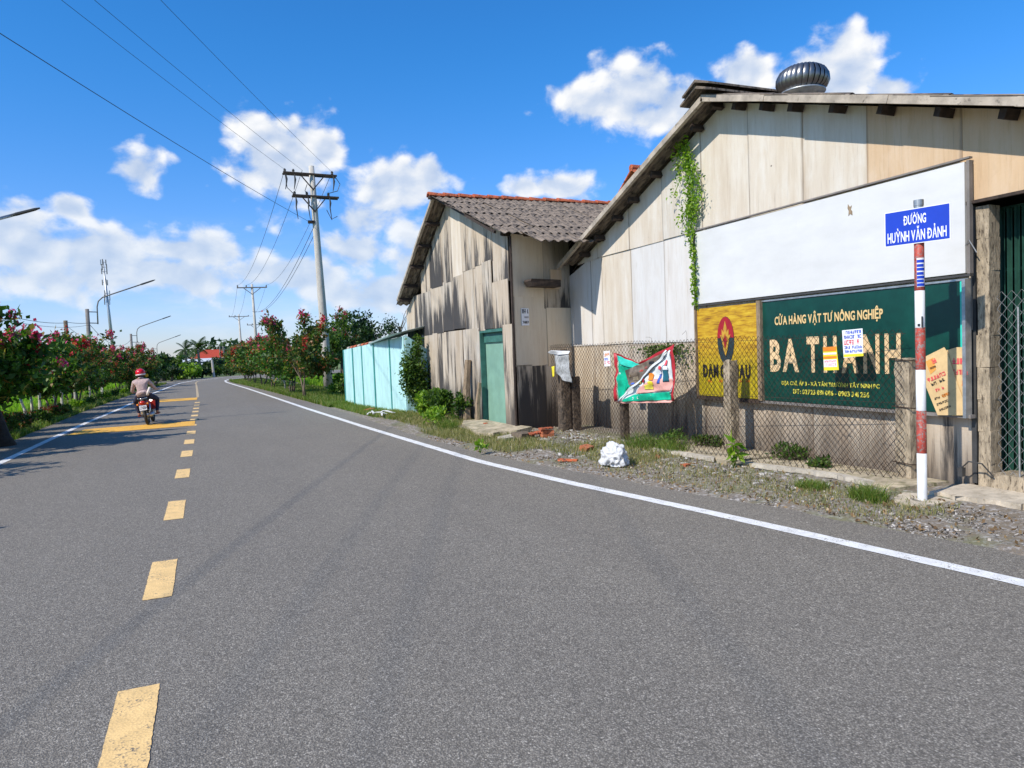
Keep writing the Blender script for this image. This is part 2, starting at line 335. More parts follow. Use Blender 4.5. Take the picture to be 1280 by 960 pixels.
M['litter'] = leafmat('dead_leaf', [(0, (.10, .06, .03)), (.6, (.24, .15, .07)), (.85, (.36, .25, .12)), (1, (.5, .45, .4))], .1, .8)
M['grass'] = leafmat('grass_blade', [(0, (.07, .13, .015)), (.6, (.14, .23, .03)), (.85, (.26, .27, .07)), (1, (.40, .32, .14))], .4)
M['dry_grass'] = leafmat('dry_grass_blade', [(0, (.10, .14, .03)), (.45, (.22, .22, .07)), (1, (.46, .38, .20))], .35)
M['rice'] = leafmat('rice_blade', [(0, (.14, .28, .015)), (.6, (.24, .42, .03)), (1, (.38, .50, .07))], .5)
M['petal'] = leafmat('magenta_petal', [(0, (.50, .015, .10)), (.6, (.74, .05, .22)), (1, (.85, .18, .40))], .35, .6)
M['petal_red'] = leafmat('red_petal', [(0, (.40, .012, .02)), (.7, (.60, .03, .05)), (1, (.62, .16, .05))], .35, .6)
M['stone'] = leafmat('stone', [(0, (.10, .085, .07)), (.6, (.24, .215, .185)), (1, (.50, .47, .43))], 0.0, .9)
M['brick'] = mat('broken_brick', (.42, .13, .055), .95, var=.35, scale=15, bump=.006, grime=((.3, .22, .16), .55, .7))
M['slab_edge'] = mat('broken_slab', (.46, .41, .33), .95, var=.2, scale=7, bump=.01, bscale=20, grime=((.2, .17, .12), .55, .7))
M['dirt_heap'] = mat('rubble_dirt', (.26, .2, .14), .95, var=.3, scale=6, bump=.03, bscale=18)
M['scrap'] = mat('white_scrap', (.68, .68, .66), .6, var=.08)
M['inside'] = mat('interior_shade', (.03, .026, .022), .95)  # near-black colour standing in for the shade inside the buildings
M['gate_green'] = mat('folding_gate_green', (.016, .066, .046), .55, var=.25, scale=6)
def f_vent(t, tc, c, p, h): return None
M['vent'] = mat('vent_metal', (.24, .235, .23), .36, metal=.9, var=.1)
# ---------------------------------------------------------------- mesh building
def worldloc(o):
    v = Vector((0, 0, 0))
    while o is not None: v += o.location; o = o.parent
    return v
def tag(o, label=None, cat=None, group=None, kind=None):
    if label: o['label'] = label
    if cat: o['category'] = cat
    if group: o['group'] = group
    if kind: o['kind'] = kind
    return o
def empty(name, loc, label=None, cat=None, group=None, kind=None):
    o = bpy.data.objects.new(name, None); col.objects.link(o); o.location = loc; o.empty_display_size = .1
    return tag(o, label, cat, group, kind)
class MB:
    def __init__(s): s.v = []; s.f = []; s.mi = []; s.cur = 0
    def add(s, vs, fs):
        b = len(s.v); s.v += [tuple(x) for x in vs]; s.f += [tuple(b+i for i in f) for f in fs]; s.mi += [s.cur]*len(fs); return s
    def box(s, c, d, rz=0.0, rx=0.0, ry=0.0, jit=0.0):
        R = Matrix.Rotation(rz, 3, 'Z') @ Matrix.Rotation(ry, 3, 'Y') @ Matrix.Rotation(rx, 3, 'X')
        vs = []
        for i in range(8):
            p = Vector(((-.5, .5)[i & 1]*d[0], (-.5, .5)[i >> 1 & 1]*d[1], (-.5, .5)[i >> 2 & 1]*d[2]))
            if jit: p += Vector([random.uniform(-jit, jit) for _ in range(3)])
            vs.append(Vector(c) + R @ p)
        return s.add(vs, [(0, 2, 3, 1), (4, 5, 7, 6), (0, 1, 5, 4), (2, 6, 7, 3), (0, 4, 6, 2), (1, 3, 7, 5)])
    def bar(s, a, b, w, h=None):
        a = Vector(a); b = Vector(b); return s.tube([a, b], [w/1.414]*2, 4, cap=True, square=(h or w)/w)
    def tube(s, pts, rad, n=8, cap=True, square=None):
        pts = [Vector(p) for p in pts]
        if not hasattr(rad, '__len__'): rad = [rad]*len(pts)
        vs = []; fs = []; ref = None
        for i, p in enumerate(pts):
            d = (pts[min(i+1, len(pts)-1)] - pts[max(i-1, 0)]).normalized()
            if ref is None: ref = Vector((0, 0, 1)) if abs(d.z) < .9 else Vector((1, 0, 0))
            x = ref.cross(d).normalized(); y = d.cross(x).normalized(); ref = y if True else ref
            for k in range(n):
                a = 2*pi*(k+.5)/n; vs.append(p + x*cos(a)*rad[i] + y*sin(a)*rad[i]*(square or 1))
        for i in range(len(pts)-1):
            for k in range(n):
                k2 = (k+1) % n; fs.append((i*n+k, i*n+k2, (i+1)*n+k2, (i+1)*n+k))
        if cap: fs.append(tuple(range(n-1, -1, -1))); fs.append(tuple((len(pts)-1)*n+k for k in range(n)))
        return s.add(vs, fs)
    def prism(s, poly, d):              # extrude polygon (3-D points) by vector d
        n = len(poly); P = [Vector(p) for p in poly]; d = Vector(d)
        return s.add(P + [p+d for p in P], [tuple(range(n-1, -1, -1)), tuple(range(n, 2*n))] + [(i, (i+1) % n, n+(i+1) % n, n+i) for i in range(n)])
    def lathe(s, prof, c, n=16, axis='Z', scale=(1, 1, 1)):
        vs = []; c = Vector(c)
        for r, h in prof:
            for k in range(n):
                a = 2*pi*k/n; p = Vector((r*cos(a), r*sin(a), h)) if axis == 'Z' else (Vector((h, r*cos(a), r*sin(a))) if axis == 'X' else Vector((r*cos(a), h, r*sin(a))))
                vs.append(c + Vector((p.x*scale[0], p.y*scale[1], p.z*scale[2])))
        m = len(prof); fs = [(i*n+k, i*n+(k+1) % n, (i+1)*n+(k+1) % n, (i+1)*n+k) for i in range(m-1) for k in range(n)]
        fs += [tuple(range(n-1, -1, -1)), tuple((m-1)*n+k for k in range(n))]
        return s.add(vs, fs)
    def torus(s, c, R, r, axis='X', n=20, m=8):
        vs = []; c = Vector(c)
        for i in range(n):
            a = 2*pi*i/n
            for j in range(m):
                b = 2*pi*j/m; q = R + r*cos(b)
                vs.append(c + (Vector((r*sin(b), q*cos(a), q*sin(a))) if axis == 'X' else Vector((q*cos(a), q*sin(a), r*sin(b)))))
        fs = [(i*m+j, ((i+1) % n)*m+j, ((i+1) % n)*m+(j+1) % m, i*m+(j+1) % m) for i in range(n) for j in range(m)]
        return s.add(vs, fs)
    def build(s, name, mats, parent=None, smooth=False, origin=None):
        if not isinstance(mats, (list, tuple)): mats = [mats]
        me = bpy.data.meshes.new(name)
        if parent is not None: off = worldloc(parent)
        elif origin is not None: off = Vector(origin)
        else:
            a = np.array([tuple(v) for v in s.v]); off = Vector(((a[:, 0].min()+a[:, 0].max())/2, (a[:, 1].min()+a[:, 1].max())/2, a[:, 2].min()))
        me.from_pydata([Vector(v)-off for v in s.v], [], s.f)
        for m in mats: me.materials.append(M[m] if isinstance(m, str) else m)
        me.polygons.foreach_set('material_index', s.mi)
        if smooth: me.polygons.foreach_set('use_smooth', [True]*len(me.polygons))
        me.validate(); me.update()
        o = bpy.data.objects.new(name, me); col.objects.link(o)
        if parent is not None: o.parent = parent
        else: o.location = off
        return o
def npmesh(name, V, Fq, mats, parent=None, mi=None, k=4, origin=(0, 0, 0)):
    me = bpy.data.meshes.new(name); n = len(Fq)
    off = np.array(worldloc(parent)) if parent is not None else np.array(origin)
    me.vertices.add(len(V)); me.vertices.foreach_set('co', (V-off).astype(np.float32).ravel())
    me.loops.add(n*k); me.loops.foreach_set('vertex_index', Fq.astype(np.int32).ravel())
    me.polygons.add(n); me.polygons.foreach_set('loop_start', np.arange(0, n*k, k, dtype=np.int32))
    for m in (mats if isinstance(mats, list) else [mats]): me.materials.append(M[m])
    if mi is not None: me.polygons.foreach_set('material_index', mi.astype(np.int32))
    me.update(calc_edges=True)
    o = bpy.data.objects.new(name, me); col.objects.link(o)
    if parent is not None: o.parent = parent
    else: o.location = origin
    return o
def leafarr(P, L, W, up=.3, rng=RNG, droop=0.0):
    n = len(P); d = rng.normal(size=(n, 3)); d[:, 2] += up; d /= np.linalg.norm(d, axis=1)[:, None]
    q = rng.normal(size=(n, 3)); sd_ = np.cross(d, q); sd_ /= np.linalg.norm(sd_, axis=1)[:, None]; nn = np.cross(d, sd_)
    l = (L*rng.uniform(.6, 1.3, n))[:, None]; w = (W*rng.uniform(.7, 1.2, n))[:, None]
    V = np.empty((n, 4, 3)); V[:, 0] = P; V[:, 1] = P + d*l*.5 + sd_*w*.5 + nn*w*.15; V[:, 2] = P + d*l; V[:, 2, 2] -= droop*l[:, 0]; V[:, 3] = P + d*l*.5 - sd_*w*.5 + nn*w*.15
    return V.reshape(-1, 3)
def leaves(name, P, L, W, m, parent=None, up=.3, rng=RNG, kind='stuff', origin=(0, 0, 0), droop=0.0):
    P = np.asarray(P, float); V = leafarr(P, L, W, up, rng, droop); Fq = np.arange(len(V)).reshape(-1, 4)
    o = npmesh(name, V, Fq, m, parent, origin=origin)
    if kind: o['kind'] = kind
    return o
def blades(name, P, H, W, m, parent=None, lean=.5, rng=RNG, origin=(0, 0, 0)):
    P = np.asarray(P, float); n = len(P); a = rng.uniform(0, 2*pi, n); h = (H*rng.uniform(.45, 1.25, n)); w = W*rng.uniform(.6, 1.2, n)
    sx = np.stack([np.cos(a), np.sin(a), np.zeros(n)], 1)*w[:, None]/2; b = rng.uniform(0, 2*pi, n); ln = h*lean*rng.uniform(.2, 1, n)
    mid = P + np.stack([np.cos(b)*ln*.35, np.sin(b)*ln*.35, h*.6], 1); top = P + np.stack([np.cos(b)*ln, np.sin(b)*ln, h], 1)
    V = np.stack([P-sx, P+sx, mid+sx*.75, mid-sx*.75, top], 1).reshape(-1, 3)
    i = np.arange(n)*5; Fq = np.concatenate([np.stack([i, i+1, i+2], 1), np.stack([i, i+2, i+3], 1), np.stack([i+3, i+2, i+4], 1)])
    o = npmesh(name, V, Fq, m, parent, k=3, origin=origin); o['kind'] = 'stuff'; return o
def copy_tree(o, parent=None):
    c = o.copy(); col.objects.link(c); c.parent = parent
    for ch in list(KIDS.get(o.name, [])) or [x for x in o.children]:
        copy_tree(ch, c)
    return c
KIDS = {}
_GL = {}
def glyph(ch, bold):
    """outline of one letter as (verts, faces, width); barred D and horned U, O get their extra strokes added by hand"""
    if (ch, bold) in _GL: return _GL[ch, bold]
    base = ch; extra = None
    if ch == 'Đ': base = 'D'; extra = 'bar'
    for hs, pl_ in (('ƯỪỨỰỬ', 'UÙÚỤỦ'), ('ƠỜỚỢỞ', 'OÒÓỌỎ')):
        if ch in hs: base = pl_[hs.index(ch)]; extra = 'horn'
    cu = bpy.data.curves.new('glyph', 'FONT'); cu.body = base; cu.size = 1; cu.offset = bold; cu.extrude = .01; cu.resolution_u = 3
    to = bpy.data.objects.new('glyph', cu); col.objects.link(to); dg = bpy.context.evaluated_depsgraph_get()
    me = bpy.data.meshes.new_from_object(to.evaluated_get(dg)); bpy.data.objects.remove(to)
    v = [tuple(x.co) for x in me.vertices]; f = [tuple(p.vertices) for p in me.polygons]; bpy.data.meshes.remove(me)
    x0 = min(p[0] for p in v); x1 = max(p[0] for p in v); v = [(p[0]-x0, p[1], p[2]) for p in v]; w = x1-x0
    def addbox(a, b, c, d):
        n_ = len(v); v.extend([(a, c, -.012), (b, c, -.012), (b, d, -.012), (a, d, -.012), (a, c, .012), (b, c, .012), (b, d, .012), (a, d, .012)])
        f.extend([tuple(n_+q for q in F_) for F_ in ((4, 5, 6, 7), (0, 1, 5, 4), (1, 2, 6, 5), (2, 3, 7, 6), (3, 0, 4, 7))])
    if extra == 'bar': v[:] = [(p[0]+.08, p[1], p[2]) for p in v]; addbox(0, .36, .33, .42+bold); w += .08
    if extra == 'horn': addbox(w-.05, w+.10, .66, .73+bold); addbox(w+.04, w+.12, .73, .84+bold); w += .08
    _GL[ch, bold] = (v, f, w); return _GL[ch, bold]
def text(s, name, width, height, origin, right, up, m, parent, bold=.0, depth=.002, spacing=1.0, single=False):
    """lettering as thin raised shapes; origin = lower left corner"""
    x = 0.0; parts = []
    for ch in s:
        if ch == ' ': x += .26*spacing; continue
        v, f, w = glyph(ch, bold); parts.append(([(p[0]+x, p[1], p[2]) for p in v], f)); x += w+.085*spacing
    total = x-.085*spacing; r = Vector(right).normalized(); u = Vector(up).normalized(); nn = r.cross(u); o3 = Vector(origin)
    def T(v): return [o3 + r*(p[0]/total*width) + u*(p[1]/.73*height) + nn*((p[2]+.01)/.02*depth) for p in v]
    if single:
        for v, f in parts: MB().add(T(v), f).build('letter', m, parent)
        return
    mb = MB()
    for v, f in parts: mb.add(T(v), f)
    return mb.build(name, m, parent)
def struct(name, mb, m, **k):
    o = mb.build(name, m, **k); o['kind'] = 'structure'; return o
def strip(left, right, z, sub=1):
    mb = MB(); n = len(left); vs = []
    for a, b in zip(left, right): vs += [(a[0], a[1], z), (b[0], b[1], z)]
    mb.add(vs, [(2*i, 2*i+1, 2*i+3, 2*i+2) for i in range(n-1)]); return mb
def interp(pts, y):
    ys = [p[1] for p in pts]; xs = [p[0] for p in pts]; return float(np.interp(y, ys, xs))
def smooth_line(pts, step=1.0):
    """resample an edge line evenly along its length with rounded corners"""
    P = np.array(pts, float); s = np.concatenate([[0], np.cumsum(np.linalg.norm(np.diff(P, axis=0), axis=1))])
    t = np.arange(0, s[-1], step); X = np.stack([np.interp(t, s, P[:, 0]), np.interp(t, s, P[:, 1])], 1)
    for _ in range(6): X[1:-1] = (X[:-2] + 2*X[1:-1] + X[2:])/4
    return X
# ================================================================= SETTING
g = MB(); S = 3000
g.add([(-S, -S, -.10), (S, -S, -.10), (S, S, -.10), (-S, S, -.10)], [(0, 1, 2, 3)]); struct('ground', g, 'ground')
f = MB(); f.add([(-420, -60, -.06), (-6.6, -60, -.06), (-6.6, 46, -.06), (-7.4, 75, -.06), (-12, 110, -.06), (-420, 110, -.06)], [(0, 1, 2, 3, 4, 5)]); struct('rice_field', f, 'field')
f = MB(); f.add([(5.4, 26.5, -.055), (300, 26.5, -.055), (300, 66, -.055), (5.0, 66, -.055)], [(0, 1, 2, 3)]); struct('rice_field', f, 'field')
# road edges measured along the road (metres); it bends right behind the far shrubs
E_R = [(7.0, -14), (6.1, -4), (5.75, 1.5), (5.45, 3.4), (5.08, 5.2), (4.66, 7.2), (4.35, 8.75), (4.0, 10.7), (3.78, 14.4), (3.72, 20.4), (3.5, 26), (2.95, 37.8), (2.4, 48), (1.85, 56), (1.62, 62), (1.9, 67), (3.4, 71.5), (8, 76), (18, 80), (40, 84)]
E_L = [(-4.4, -14), (-4.25, 0), (-4.2, 18), (-4.2, 31), (-4.0, 40), (-3.45, 54.7), (-2.95, 64), (-1.8, 72), (.9, 79), (7, 84.5), (17, 88), (40, 92)]
W_R = [(5.9, -14), (5.2, 0), (4.8, 3), (4.41, 5.5), (3.98, 7.8), (3.67, 10), (3.28, 16.6), (2.92, 24.2), (2.58, 33), (2.14, 44), (1.71, 52.5), (1.4, 59.2), (1.38, 64), (1.75, 68), (3.2, 72.2), (8, 76.9), (18, 81), (40, 85)]
W_L = [(-3.6, -14), (-3.52, 5), (-3.45, 16), (-3.32, 24), (-3.07, 31), (-2.88, 42.5), (-2.35, 56), (-2.0, 63.5), (-.9, 71), (1.6, 77.4), (7.4, 82.4), (17, 86), (40, 90)]
N = 110
def resamp(pts, n=N):
    X = smooth_line(pts, .5); i = np.linspace(0, len(X)-1, n); k = np.arange(len(X)); return np.stack([np.interp(i, k, X[:, 0]), np.interp(i, k, X[:, 1])], 1)
# crumbling, slightly irregular asphalt edge
rl, rr_ = smooth_line(E_L, .5), smooth_line(E_R, .5)
n = min(len(rl), len(rr_)); rl = resamp(E_L, 260); rr_ = resamp(E_R, 260)
rl[:, 0] += RNG.normal(0, .035, 260); rr_[:, 0] += RNG.normal(0, .035, 260)
road = empty('road', (0, 0, 0), kind='structure')
strip(rl, rr_, 0.0).build('asphalt_surface', 'asphalt', road)
def line_strip(pts, w, z):
    X = smooth_line(pts, .15 if w > .12 else .6); T = np.gradient(X, axis=0); T /= np.linalg.norm(T, axis=1)[:, None]; Nn = np.stack([-T[:, 1], T[:, 0]], 1)
    return strip(X+Nn*w/2*(1+RNG.normal(0, .035, (len(X), 1))), X-Nn*w/2*(1+RNG.normal(0, .035, (len(X), 1))), z)
line_strip(W_R, .15, .004).build('edge_line', 'white_paint', road)
line_strip(W_L, .15, .004).build('edge_line', 'white_paint', road)
def slab2(name, m, quad, z=.004):
    rg = random.Random(int(quad[0][1]*100)); out = []
    for i in range(4):
        a, b = Vector(quad[i]), Vector(quad[(i+1) % 4]); k = max(3, min(60, int((b-a).length/.03)))
        for j in range(k):
            p = a.lerp(b, j/k); out.append((p.x+rg.gauss(0, .0016), p.y+rg.gauss(0, .002), z))
    mb = MB(); mb.add(out, [tuple(range(len(out)))]); return mb.build(name, m, road)
dash = [(-1.9, -.95), (.45, 1.35), (3.0, 4.08), (5.59, 6.63), (8.34, 9.45), (11.29, 12.2), (13.8, 14.72), (15.92, 16.8), (18.1, 18.9), (20.35, 20.9), (22.2, 22.9), (23.9, 24.6), (25.8, 26.5), (27.6, 28.3), (29.6, 30.3), (31.6, 32.3)]
for a, b in dash: slab2('centre_dash', 'yellow_paint', [(-.50, a), (-.31, a), (-.31, b), (-.50, b)])
cl = [(-.43, 36.7), (-.55, 46), (-.70, 56), (-.82, 62), (-.70, 67), (.1, 71.3), (2.4, 75.2), (7.8, 79.5), (17.5, 83.5), (40, 87.5)]
line_strip(cl, .11, .004).build('centre_line', 'faded_yellow', road)
slab2('speed_bar', 'orange_paint', [(-3.24, 20.1), (-.36, 20.42), (-.36, 22.0), (-3.0, 21.7)], .008)
slab2('speed_bar', 'orange_paint', [(-2.95, 33.9), (-.44, 34.2), (-.44, 36.4), (-2.9, 36.1)], .008)
# verges
vr = [(x, y) for x, y in rr_]
def offset_strip(edge, d0, d1, z, i0, i1):
    X = edge[i0:i1]; T = np.gradient(X, axis=0); T /= np.linalg.norm(T, axis=1)[:, None]; Nn = np.stack([T[:, 1], -T[:, 0]], 1)
    return strip(X+Nn*d0, X+Nn*d1, z)
struct('verge', offset_strip(rr_, -.25, 4.2, -.012, 0, 259), 'verge')
struct('verge', offset_strip(rl, .25, -2.5, -.012, 0, 259), 'verge')
# low rubble/earth bank between road edge and fence, as relief
def bank():
    mb = MB(); ny, nx = 110, 16; vs = []
    for j in range(ny):
        y = -2 + j*.2
        x0 = interp(E_R, y)-.12; x1 = 7.2 if y < 13 else 6.0
        for i in range(nx):
            u = i/(nx-1); x = x0+(x1-x0)*u
            z = -.008 + .055*sin(u*pi*.5)**1.0 + (RNG.normal(0, .010) if 0 < i else 0) - (.02 if i == 0 else 0)
            vs.append((x, y, z))
    mb.add(vs, [(j*nx+i, j*nx+i+1, (j+1)*nx+i+1, (j+1)*nx+i) for j in range(ny-1) for i in range(nx-1)])
    return mb
struct('earth_bank', bank(), 'verge', smooth=True)
# ================================================================= BIG WAREHOUSE
XW = 7.15
def zb(Y): return 5.10 - (.39*(Y-8.53) if Y > 8.53 else .34*(8.53-Y))
wh = empty('warehouse', (XW, 8.5, 0), 'large warehouse clad in cream cement sheets with low gable roof and billboards', 'warehouse')
def panel(name, m, X, poly, parent, th=.012):   # poly in (Y,z)
    r_ = random.Random(int(poly[0][0]*977+poly[0][1]*31)); mb = MB(); mb.prism([(X-r_.uniform(0, .010), y+r_.uniform(-.004, .004), z) for y, z in poly], (th, 0, 0)); return mb.build(name, m, parent)
def clip(y0, y1, z0, roof, drop=0.0):
    ys = [y0] + [p for p in (8.53, 16.66) if y0 < p < y1 and roof(p) > 0] + [y1]
    return [(y0, z0)] + [(y1, z0)] + [(y, roof(y)-drop) for y in reversed(ys)]
seams_u = [3.1, 4.0, 4.97, 6.08, 7.06, 8.03, 9.08, 10.1, 11.15, 12.3, 13.1]
rp = random.Random(5)
for i in range(len(seams_u)-1):
    y0, y1 = seams_u[i], seams_u[i+1]; zlo = 2.93 if y1 < 5 else 3.36 + rp.uniform(-.012, .012)
    panel('wall_sheet', 'sheet_tan' if y1 < 6.2 else 'sheet', 7.120+.009*(i % 2)+rp.uniform(0, .002), clip(y0-.012, y1+.012, zlo, zb), wh)
seams_m = [4.90, 6.0, 7.05, 8.0, 9.05, 10.12, 11.15, 12.17, 12.62, 13.6]
for i in range(len(seams_m)-1):
    y0, y1 = seams_m[i], seams_m[i+1]; zt = min(3.385, zb(y1+.012)-.01)
    poly = [(y0-.012, 1.665+rp.uniform(-.01, .01)), (y1+.012, 1.665), (y1+.012, zt), (y0-.012, min(3.385, zb(y0)-.01))]
    panel('wall_sheet', 'sheet' if i in (6, 1) else 'sheet_white', 7.138+.009*(i % 2)+rp.uniform(0, .002), poly, wh)
for i, (y0, y1, m) in enumerate([(4.9, 5.95, 'sheet_low'), (5.95, 7.0, 'sheet_low'), (7.0, 8.1, 'sheet_low'), (8.1, 9.15, 'sheet_low'), (9.15, 10.0, 'sheet_mid'), (10.0, 10.75, 'sheet_mid'), (10.75, 11.7, 'sheet_low'), (11.7, 12.6, 'sheet_mid'), (12.6, 13.6, 'sheet_mid')]):
    panel('wall_sheet', m, 7.156+.004*(i % 2), [(y0-.01, -.05), (y1+.01, -.05), (y1+.01, 1.69), (y0-.01, 1.69)], wh)
core = MB(); core.prism([(7.19, 4.95, -.05), (7.19, 13.6, -.05), (7.19, 13.6, 3.05), (7.19, 8.53, 5.0), (7.19, 4.95, 3.7)], (.06, 0, 0))  # unseen dark backing added behind the sheets to block light
core.prism([(7.19, 2.5, 2.95), (7.19, 4.95, 2.95), (7.19, 4.95, 3.7), (7.19, 2.5, 2.98)], (.06, 0, 0))
core.box((12.2, 13.57, 1.5), (10, .06, 3.1)); core.box((17.2, 8, 1.5), (.06, 11, 3.1)); core.box((12.2, 2.47, 1.4), (10, .06, 2.9))
core.build('added_dark_backing', 'inside', wh)
panel('wall_sheet', 'sheet', 7.13, [(2.42, 0), (2.74, 0), (2.74, zb(2.74)), (2.42, zb(2.42))], wh)
for k in range(8):
    mb = MB(); x0 = 7.13+k*1.25; mb.prism([(x0, 2.41+.004*(k % 2), 0), (x0+1.26, 2.41+.004*(k % 2), 0), (x0+1.26, 2.41+.004*(k % 2), 2.97), (x0, 2.41+.004*(k % 2), 2.97)], (0, .014, 0)); mb.build('wall_sheet', 'sheet', wh)
    mb = MB(); mb.prism([(x0, 13.63+.004*(k % 2), 0), (x0+1.26, 13.63+.004*(k % 2), 0), (x0+1.26, 13.63+.004*(k % 2), 3.05), (x0, 13.63+.004*(k % 2), 3.05)], (0, .014, 0)); mb.build('wall_sheet', 'sheet', wh)
mb = MB(); mb.box((7.10, 3.9, 2.925), (.05, 2.0, .03)); mb.build('lintel_strip', 'wood_dark', wh)
# corrugated sheet mesh shared by every roof
def corr_mesh(w, l, pitch, amp, th=.008, nx=None, ny=2):
    nx = nx or int(w/pitch*6); vs = []
    for s_ in (0, 1):
        for j in range(ny):
            for i in range(nx+1):
                x = w*i/nx; vs.append((x, l*j/(ny-1), amp*sin(2*pi*x/pitch) - s_*th))
    m_ = (nx+1)*ny; fs = []
    for j in range(ny-1):
        for i in range(nx):
            a = j*(nx+1)+i; fs.append((a, a+1, a+nx+2, a+nx+1)); fs.append((m_+a, m_+a+nx+1, m_+a+nx+2, m_+a+1))
    for i in range(nx):
        fs.append((i, m_+i, m_+i+1, i+1)); a = (ny-1)*(nx+1)+i; fs.append((a, a+1, m_+a+1, m_+a))
    for j in range(ny-1):
        a = j*(nx+1); fs.append((a, a+nx+1, m_+a+nx+1, m_+a)); a += nx; fs.append((a, m_+a, m_+a+nx+1, a+nx+1))
    return vs, fs
def roof_slope(parent, x0, x1, yr, zr, dirn, slope, rows, expo, w, pitch, amp, m='roof', front=None, jit=.012, seed=1):
    r = random.Random(seed); vs, fs = corr_mesh(w+.06, expo+.14, pitch, amp)
    me = bpy.data.meshes.new('roof_sheet'); me.from_pydata(vs, [], fs); me.materials.append(M[m]); me.update()
    a = atan(slope); off = worldloc(parent)
    for k in range(rows):
        fx = x0 + (front[k] if front else 0)
        nx = int(math.ceil((x1-fx)/w))
        for c in range(nx):
            o = bpy.data.objects.new('roof_sheet', me); col.objects.link(o); o.parent = parent
            d = k*expo; y = yr + dirn*d*cos(a); z = zr - d*sin(a) + .004*(c % 2) + r.uniform(0, .006) + .012
            # local +y runs down the slope; mirrored slopes turn the sheet about
            if dirn < 0: o.rotation_euler = (a+.012, 0, pi) if False else (0, 0, 0); M_ = Matrix(((1, 0, 0), (0, -cos(a), 0), (0, -sin(a), 1)))
            X = Vector((1, 0, 0)); Yv = Vector((0, dirn*cos(a), -sin(a)+.011)); Zv = X.cross(Yv) if dirn > 0 else Yv.cross(X)
            if dirn > 0: R = Matrix((X, Yv, Zv)).transposed(); ox = fx + c*w
            else: X = Vector((-1, 0, 0)); Zv = X.cross(Yv); R = Matrix((X, Yv, Zv)).transposed(); ox = fx + c*w + w
            o.rotation_euler = R.to_euler(); o.location = Vector((ox + r.uniform(-jit, jit), y, z)) - off
            o.rotation_euler.z += r.uniform(-.006, .006)
roof_slope(wh, 6.78, 16.8, 8.53, 5.17, 1, .39, 4, 1.24, 1.0, .177, .022, seed=2)
roof_slope(wh, 6.78, 16.8, 8.53, 5.17, -1, .34, 5, 1.24, 1.0, .177, .022, seed=3)
def rake_board(x, segs, m, parent, h=.085, w=.06, name='barge_board'):
    for k, (a, b) in enumerate(segs):
        mb = MB(); d = Vector((0, b[0]-a[0], b[1]-a[1])); n_ = Vector((0, -d.z, d.y)).normalized()
        if n_.z < 0: n_ = -n_
        p0 = Vector((x+.008*(k % 2), a[0], a[1])); p1 = Vector((x+.008*(k % 2), b[0], b[1]))
        mb.prism([p0, p1, p1+n_*h, p0+n_*h], (w, 0, 0)); mb.build(name, m, parent)
def rk(ys, f, dz): return [((ys[i], f(ys[i])+dz-(.0 if i % 2 else .006)), (ys[i+1], f(ys[i+1])+dz)) for i in range(len(ys)-1)]
rake_board(6.72, rk([8.5, 9.85, 11.15, 12.35, 13.3], zb, .0), 'roof_edge', wh)
rake_board(6.72, rk([8.55, 7.3, 6.9, 5.5, 4.2, 3.0], zb, .0), 'roof_edge', wh)
for x, y in [(914,127), (948,127), (984,128), (1036,128), (1096,130), (1168,133), (1249,135), (811,223), (783,251), (763,274), (741,296), (723,316), (862,166), (886,141)]:
    Y = onX(x, y, 6.86).y; mb = MB(); z = zb(Y)-.055
    mb.box((7.0, Y, z), (.20, .07, .09), rx=(-.37 if Y > 8.53 else .33), jit=.006); mb.build('purlin', 'wood_dark', wh)
# ridge capping, two stacked cement pieces sticking out over the gable
for dz, x0, w_, dy in ((.10, 6.62, .36, 0), (.165, 6.58, .30, -.05), (.13, 8.6, .33, .02), (.13, 10.4, .33, 0), (.13, 12.2, .33, 0), (.13, 14.0, .33, 0), (.13, 15.4, .33, 0)):
    mb = MB(); yc = 8.53+dy; zc = 5.17+dz; L = 1.95
    mb.prism([(x0, yc-w_, zc-.34*w_), (x0, yc, zc+.02), (x0, yc+w_, zc-.39*w_), (x0, yc+w_, zc-.39*w_-.028), (x0, yc, zc-.02), (x0, yc-w_, zc-.34*w_-.028)], (L, 0, .01)); mb.build('ridge_cap', 'roof', wh)
# doorway: pillar, folding gate, sill
mb = MB()
for k in range(9):
    z0 = k*.32; mb.box((7.22, 4.775+random.uniform(-.003, .003), z0+.16), (.16+random.uniform(-.008, .008), .125, .322), jit=.006)
mb.build('pillar', 'conc_post', wh)
mb = MB(); mb.box((7.16, 4.88, 1.5), (.03, .05, 2.8)); mb.build('door_post', 'steel_dark', wh)
gate = MB(); gate.box((7.5, 3.8, 2.86), (.05, 2.2, .05)); gate.box((7.5, 3.8, .22), (.05, 2.2, .04)); gate.box((7.5, 3.8, 1.62), (.02, 2.2, .03)); gate.box((7.5, 3.8, 2.25), (.02, 2.2, .03))
gate = gate.build('folding_gate', 'gate_green', wh)
for k in range(29):
    y = 4.80 - k*.072; mb = MB(); mb.prism([(7.44, y, .2), (7.48, y-.018, .2), (7.475, y-.036, .2), (7.44, y-.052, .2), (7.43, y-.048, .2), (7.46, y-.036, .2), (7.465, y-.02, .2), (7.43, y-.004, .2)], (0, 0, 2.66)); mb.build('slat', 'gate_green', gate)
mb = MB(); mb.box((7.34, 3.65, .10), (.44, 2.1, .25), jit=.01); mb.build('sill', 'conc_post', wh)
mb = MB(); mb.box((8.8, 4.0, 1.7), (.05, 5.4, 3.5)); mb.box((8.0, 5.35, 1.6), (1.5, .04, 3.3)); mb.box((8.0, 3.9, 3.02), (1.5, 2.9, .03)); mb.build('back_panel', 'inside', wh)  # added dark box behind the gate, coloured as the shade of the interior
